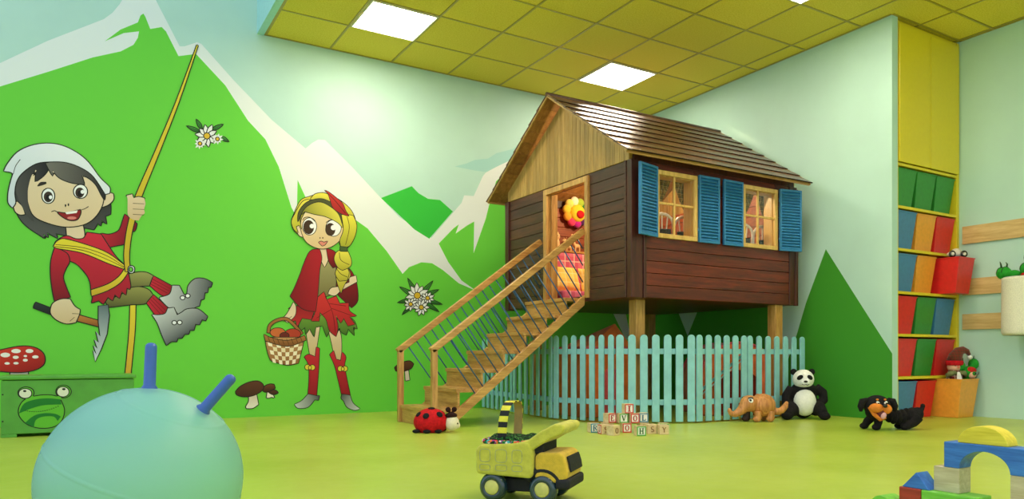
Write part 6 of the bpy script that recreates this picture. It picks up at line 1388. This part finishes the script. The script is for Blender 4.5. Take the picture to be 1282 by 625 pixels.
MB().ell(hc+Vector((.008,-.076,-.06)), (.021,.012,.025), 0, Matrix.Rotation(.4,4,'Y')).build('tongue', plain('dog_tongue', (226, 170, 180), .4), h_)
MB().ell(hc+Vector((.012,-.094,.012)), (.018,.014,.014)).build('nose', M['gloss_black'], h_)
for s_, dx_ in ((-1,-.028),(1,.03)):
    MB().ell(hc+Vector((dx_,-.066,.034)), (.014,.007,.009), 0, Matrix.Rotation(-s_*.5,4,'Y')).build('eye', M['white'], h_)
    MB().ell(hc+Vector((dx_+.002,-.072,.030)), (.007,.005,.005)).build('pupil', M['gloss_black'], h_)
    MB().ell(hc+Vector((dx_+.0,-.056,.056)), (.010,.007,.007)).build('brow', TAN, h_)
for s_ in (-1, 1):
    m_ = MB(); b0 = hc+Vector((s_*.078,0,.05))
    m_.tube([b0, b0+Vector((s_*.036,.0,-.01)), b0+Vector((s_*.05,-.005,-.05)), b0+Vector((s_*.052,-.01,-.085))], [.018,.026,.024,.010], 12); m_.build('ear', M['black'], h_)

# ------------------------------------------------------------------ big building blocks in the foreground
def bw_(name, a, b): return wood(name, a, b, 'Y', .5, .08, 0, 34, .12)
KW = bw_('block_bare', (176, 160, 124), (214, 202, 168)); KB = bw_('block_blue_stain', (34, 88, 176), (58, 128, 214)); KY = bw_('block_yellow_stain', (206, 186, 40), (238, 220, 72))
KR = bw_('block_red_stain', (140, 38, 28), (186, 58, 40)); KG = bw_('block_green_stain', (96, 178, 48), (134, 214, 78))
L1, L2, L3 = .081, .168, .256
def kblock(dims, mat, label, bev=.003):
    o = MB().box(*dims).build('building_block', mat, None, bev); return tag(o, label, 'building block')
kblock((2.50, 2.585, 1.555, 1.638, 0, L1), KR, 'red wooden block at the left end of the toy castle base')
kblock((2.50, 2.60, 1.362, 1.553, 0, L1), KG, 'long green wooden block under the bare block of the toy castle')
kblock((2.53, 2.605, 1.4345, 1.525, L1, L2), KW, 'bare wooden cube under the left leg of the blue arch')
kblock((2.53, 2.605, 1.165, 1.2675, L1, L2), KW, 'bare wooden cube under the right leg of the blue arch')
kblock((2.50, 2.60, 1.12, 1.30, 0, L1-.0), KG, 'green wooden block under the right bare cube') if False else kblock((2.53, 2.605, 1.165, 1.2675, 0, L1-.001), KW, 'bare wooden cube at the very bottom of the right column')
m_ = MB()
y0, y1 = 1.4876, 1.214; yc, hr, vr = 1.351, .0835, .0655
pts = [(y0, L2+.0005), (y0, L3), (y1, L3), (y1, L2+.0005), (yc-hr, L2+.0005)]
for k in range(1, 24): a = PI*k/24; pts.append((yc-hr*math.cos(a), L2+.0005+vr*math.sin(a)))
pts.append((yc+hr, L2+.0005))
m_.prism(pts, lambda u, v, tt: (tt, u, v), 2.53, 2.605); tag(m_.build('arch_block', KB, None, .002), 'blue wooden arch block spanning the two bare cubes', 'building block')
m_ = MB(); yc, hr, vr = 1.362, .083, .061
pts = [(yc+hr*math.cos(PI*k/28), L3+.0005+vr*math.sin(PI*k/28)) for k in range(29)]
m_.prism(pts, lambda u, v, tt: (tt, u, v), 2.54, 2.605); tag(m_.build('half_round_block', KY, None, .002), 'yellow half round wooden block on top of the blue arch', 'building block')
m_ = MB(); m_.prism([(1.63, L1+.0005), (1.527, L1+.0005), (1.575, .139)], lambda u, v, tt: (tt, u, v), 2.505, 2.575); tag(m_.build('triangle_block', KB, None, .002), 'blue triangular wooden block on the red block', 'building block')
m_ = MB(); pts = [(1.69+.045*math.cos(PI*k/20), .042*math.sin(PI*k/20)) for k in range(21)]
m_.prism(pts, lambda u, v, tt: (tt, u, v), 2.47, 2.55); tag(m_.build('half_round_block', KG, None, .002), 'light green half round block lying beside the red block', 'building block')

# ------------------------------------------------------------------ cupboard, bins and recess
Y_ = M['yellow']
SXA, SXB, SYF, SYB = XR+.082, XS-.002, 3.874, 4.318
cu = thing('shelf_cupboard', 'tall yellow cupboard with two doors above and open shelves of bins', 'cupboard', ((SXA+SXB)/2, (SYF+SYB)/2, 0))
bx('side_panel', (SXA, SXA+.02, SYF, SYB, 0, HC-.02), Y_, cu); bx('side_panel', (SXB-.04, SXB, SYF, SYB, 0, HC-.02), Y_, cu)
SHZ = [.358, .726, 1.093, 1.463, 1.829, 2.194]
for z in SHZ: bx('shelf', (SXA+.02, SXB-.04, SYF+.003, SYB, z-.012, z+.012), Y_, cu)
bx('back_panel', (SXA+.02, SXB-.04, SYB-.012, SYB-.002, 0, HC-.02), Y_, cu)
bx('top_panel', (SXA+.02, SXB-.04, SYF+.004, SYB, HC-.05, HC-.022), Y_, cu)
xm = (SXA+SXB)/2
for a, b in ((SXA+.022, xm-.003), (xm+.003, SXB-.022)): bx('door', (a, b, SYF-.014, SYF+.003, 2.212, HC-.055), Y_, cu, .003)
BINC = {'green': plain('bin_green_plastic', (52, 142, 54), .3, .5, .03), 'blue': plain('bin_blue_plastic', (66, 130, 180), .3, .5, .03), 'orange': plain('bin_orange_plastic', (240, 164, 58), .3, .5, .03), 'red': plain('bin_red_plastic', (222, 42, 42), .3, .5, .03)}
def storage_bin(cx, y0, z, col, label, w=.262, h=.325, dep=.38, wb=.215):
    """tapered open bin, front top edge at y0"""
    t = thing('storage_bin', label, 'storage bin', (cx, y0+dep/2, z), group='coloured bins on the yellow shelves', local=True)
    m_ = MB(); th = .006; d2 = dep/2
    def ring(wd, y_f, y_b, zz): return [(-wd/2, y_f, zz), (wd/2, y_f, zz), (wd/2, y_b, zz), (-wd/2, y_b, zz)]
    bf = .045
    V = ring(wb, -d2+bf, d2-.03, 0)+ring(w, -d2, d2, h)+ring(w-2*th, -d2+th, d2-th, h)+ring(wb-2*th, -d2+bf+th, d2-.03-th, .01)
    F = [(3,2,1,0)]
    for L in (0, 1, 2):
        for k in range(4): F.append((L*4+k, L*4+(k+1)%4, L*4+4+(k+1)%4, L*4+4+k))
    F.append((12,13,14,15))
    m_.add(V, F); m_.build('tub', BINC[col], t, .006, 3)
    r = MB()
    for a, b in (((-w/2,-d2),(w/2,-d2)),((w/2,-d2),(w/2,d2)),((w/2,d2),(-w/2,d2)),((-w/2,d2),(-w/2,-d2))): r.bar((a[0],a[1],h-.004),(b[0],b[1],h-.004),.011,.010)
    r.build('rim', BINC[col], t, .002)
    return t
slots = [SXA+.02+.148, SXA+.02+.148+.296, SXA+.02+.148+.592]
rows = [(1.829+.0125, ['green','green','green'], 'top shelf'), (1.463+.0125, ['blue','orange','red'], 'second shelf from the top'), (1.093+.0125, ['blue','orange',None], 'third shelf from the top'),
        (.726+.0125, ['red','green','blue'], 'fourth shelf from the top'), (.358+.0125, ['red','green','red'], 'lowest shelf'), (.001, ['blue','red',None], 'floor under the lowest shelf')]
pos = ['at the left', 'in the middle', 'at the right']
for z, cs_, nm in rows:
    for k, c_ in enumerate(cs_):
        if c_: storage_bin(slots[k], SYF+.012, z, c_, '%s plastic bin %s of the %s' % (c_, pos[k], nm), w=.282, wb=.245)
storage_bin(6.655, 3.70, 1.106, 'red', 'red plastic bin pulled forward out of the third shelf', w=.255, wb=.215, h=.318)
storage_bin(6.645, 3.665, .001, 'orange', 'orange plastic bin on the floor filled with elf dolls', w=.285, wb=.24, h=.342)
# planks on the side wall
for z0, z1, lb_ in ((1.568,1.729,'topmost light wooden plank fixed to the mint side wall'), (1.10,1.250,'middle light wooden plank on the side wall behind the fabric basket'), (.787,.929,'lowest light wooden plank on the side wall')):
    o = MB().box(XS-.022, XS-.001, -1.0, 3.835, z0, z1).build('wall_plank', M['plank_y'], None, .003); tag(o, lb_, 'plank')
# hanging fabric basket
FAB = plain('cream_linen', (236, 232, 212), .9, .2, .06, 160, .5, 240)
t = thing('fabric_basket', 'cream fabric basket hanging on the wooden planks of the side wall', 'basket', (6.632, 3.205, .72), local=True)
m_ = MB(); m_.lathe([(.155,.0),(.166,.012),(.171,.03),(.170,.06),(.168,.46),(.170,.478),(.164,.478),(.160,.46),(.158,.03),(0,.028)], 48); m_.lathe([(.0,.012),(.15,.006),(.155,0)], 48); m_.build('cloth', FAB, t)
MB().lathe([(.161,.455),(.161,.478),(.158,.486),(.155,.478),(.155,.455)], 48).build('lining', plain('basket_lining', (196, 206, 190), .9), t)
for y in (-.06, .06): MB().box(.155, .184, y-.012, y+.012, .40, .47).build('loop', FAB, t, .003)
EG = plain('elf_green_plush', (38, 150, 44), .75, .2, .1, 30, .2); ER = plain('elf_red_cloth', (190, 36, 30), .8, .2, .1, 60, .3); DKG = plain('dark_green_felt', (30, 70, 30), .85)
t = thing('felt_strawberries', 'heap of red felt strawberries in the fabric basket', 'toy fruit', (6.60, 3.22, 1.165), local=True)
m_ = MB(); rnd = random.Random(4)
for k in range(14): a = rnd.random()*6.28; r = .1*rnd.random()**.5; m_.ell((r*math.cos(a)*.95, r*math.sin(a), .028+.02*rnd.random()), (.032,.032,.028))
m_.build('fruit', ER, t)
def green_toy(x, y, z, s, rz, label):
    t = thing('green_bug_toy', label, 'plush toy', (x, y, z), rz, local=True)
    m_ = MB(); m_.ell((0,0,.045*s), (.05*s,.05*s,.045*s)); m_.ell((.0,.07*s,.03*s), (.035*s,.05*s,.03*s)); m_.build('body', EG, t, remesh=.006, smooth=1)
    for sx in (-1, 1): MB().tube([(sx*.025*s,0,.08*s),(sx*.035*s,0,.11*s),(sx*.03*s,-.01,.125*s)], [.007*s,.005*s,.002*s], 8).build('horn', DKG, t)
    for k in (-.5, .3): MB().tube([(.05*s*math.cos(a)*math.cos(k), .05*s*math.sin(k), .045*s+.046*s*math.sin(a)*math.cos(k)) for a in [PI*q/10 for q in range(11)]], .003*s, 6).build('stripe', DKG, t)
green_toy(6.56, 3.335, 1.19, 1.2, 3.0, 'green felt bug at the left rim of the fabric basket')
green_toy(6.58, 3.14, 1.195, 1.45, 2.8, 'larger green felt bug at the right side of the fabric basket')
# toy lying on the pulled-out red bin
t = thing('white_toy_car', 'small white toy with black ringed wheel lying on the red pulled out bin', 'toy car', (6.625, 3.79, 1.424), math.radians(-32), local=True)
TW = plain('toy_off_white', (214, 206, 190), .5)
m_ = MB(); m_.ell((0,0,.035), (.075,.04,.03)); m_.ell((.01,0,.06), (.045,.035,.028)); m_.build('body', TW, t, remesh=.005, smooth=2)
for x in (-.05, .055):
    o = MB(); o.lathe([(.0,-.008),(.026,-.008),(.031,-.003),(.031,.003),(.026,.008),(.0,.008)], 24, 0, Matrix.Translation((x,-.045,.032)) @ Matrix.Rotation(PI/2,4,'X')); w_ = o.build('wheel', M['gloss_black'], t)
    o = MB(); o.lathe([(.016,.0085),(.014,.012),(0,.012)], 20, 0, Matrix.Translation((x,-.045,.032)) @ Matrix.Rotation(PI/2,4,'X')); o.build('hub', TW, w_)
# gnome doll and elf doll in the orange bin
KN = plaid('knit_hat_stripes', (112, 44, 32), (70, 60, 36), (150, 40, 34), 40)
SKN = plain('doll_skin', (236, 180, 150), .6)
t = thing('gnome_doll', 'gnome doll in striped knitted hat with white pompom in the orange bin', 'doll', (6.612, 3.79, .20), math.radians(-28), local=True)
m_ = MB(); m_.lathe([(.07,0),(.072,.06),(.07,.14),(.05,.22),(.0,.235)], 28); m_.build('coat', plaid('gnome_coat', (120, 30, 26), (60, 40, 30), (200, 190, 170), 30), t)
m_ = MB(); m_.prism([(-.035,.08),(.035,.08),(.022,.15),(.012,.205),(-.012,.205),(-.022,.15)], lambda u, v, tt: (u, -.082+(v-.08)*.22-tt, v), 0, .012); m_.build('beard', M['white'], t, .004)
m_ = MB()
for s_ in (-1, 1): m_.tube([(s_*.02,-.055,.2),(s_*.06,-.05,.195),(s_*.085,-.02,.17)], [.016,.022,.02], 10)
m_.build('scarf', plain('gnome_scarf', (120, 128, 78), .85), t)
MB().ell((0,0,.25), (.062,.058,.052)).build('face', SKN, t)
MB().ell((.0,-.062,.248), .012, 0, None, 12, 8).build('nose', plain('gnome_nose', (226, 130, 110), .5), t)
for s_ in (-1, 1): MB().ell((s_*.024,-.052,.262), .006, 0, None, 8, 6).build('eye', M['gloss_black'], t)
m_ = MB(); m_.lathe([(.064,.262),(.073,.268),(.074,.298),(.066,.306)], 28); m_.build('hat_band', plain('gnome_hat_band', (200, 24, 34), .85, .2, .1, 60, .4), t)
m_ = MB(); m_.tube([(0,0,.30),(.012,0,.345),(.04,0,.385),(.08,0,.40),(.115,-.005,.388),(.135,-.01,.355)], [.066,.058,.046,.034,.024,.014], 20); m_.build('hat', KN, t)
MB().ell((.137,-.012,.335), .02).build('pompom', M['white'], t)
t = thing('elf_doll', 'green big eared elf doll with red cap leaning in the orange bin', 'doll', (6.728, 3.745, .22), math.radians(-20), local=True)
m_ = MB(); m_.ell((0,.01,.05), (.055,.05,.07)); m_.ell((.01,0,.175), (.064,.058,.06)); m_.tube([(0,0,.08),(.01,0,.15)], .035, 12)
m_.tube([(-.03,0,.2),(-.06,0,.22)], [.03,.03], 12); m_.ell((-.088,-.01,.235), (.058,.05,.052)); m_.tube([(.04,0,.205),(.06,0,.235)], [.03,.03], 12); m_.ell((.072,0,.255), (.046,.042,.05))
m_.build('body', EG, t, remesh=.007, smooth=2)
MB().ell((.022,-.038,.162), (.042,.028,.038)).build('face', SKN, t)
MB().ell((.022,-.018,.195), (.055,.045,.036)).build('cap', ER, t)
o = MB().ell((.026,-.064,.17), (.020,.008,.018)).build('eye', EG, t); MB().ell((.028,-.071,.17), (.010,.005,.011)).build('pupil', M['gloss_black'], o)
for p in [(.072,0,.30),(-.06,-.02,.28)]: MB().tube([p, (p[0]+.004,p[1],p[2]+.03)], [.007,.002], 8).build('horn', DKG, t)
MB().tube([(.085,-.01,.13),(.12,-.01,.17),(.135,-.015,.215)], [.007,.006,.003], 8).build('arm', plain('elf_grey_arm', (120, 128, 116), .6), t)

# ------------------------------------------------------------------ camera, light, sky
cam = bpy.data.cameras.new('camera'); co = bpy.data.objects.new('camera', cam); COL.objects.link(co)
cam.sensor_width = 36.0; cam.lens = 943.58/1282*36
cam.shift_x = (641-700.9)/1282; cam.shift_y = (444.62-312.5)/1282
co.location = (0, 0, .5558); co.rotation_euler = (PI/2, 0, -.568)
cam.clip_start = .02
S.camera = co
def light(name, kind, loc, energy, col, **kw):
    l = bpy.data.lights.new(name, kind); l.energy = energy; l.color = lin(col)[:3]
    for k, v in kw.items(): setattr(l, k, v)
    o = bpy.data.objects.new(name, l); COL.objects.link(o); o.location = loc; return o
light('playhouse_lamp', 'POINT', (4.55, 5.55, 2.3), HOUSELAMP, (255, 230, 180), shadow_soft_size=.08)
w = bpy.data.worlds.new('sky'); S.world = w; w.use_nodes = True
w.node_tree.nodes['Background'].inputs['Color'].default_value = lin(SKYC)
w.node_tree.nodes['Background'].inputs['Strength'].default_value = SKYS
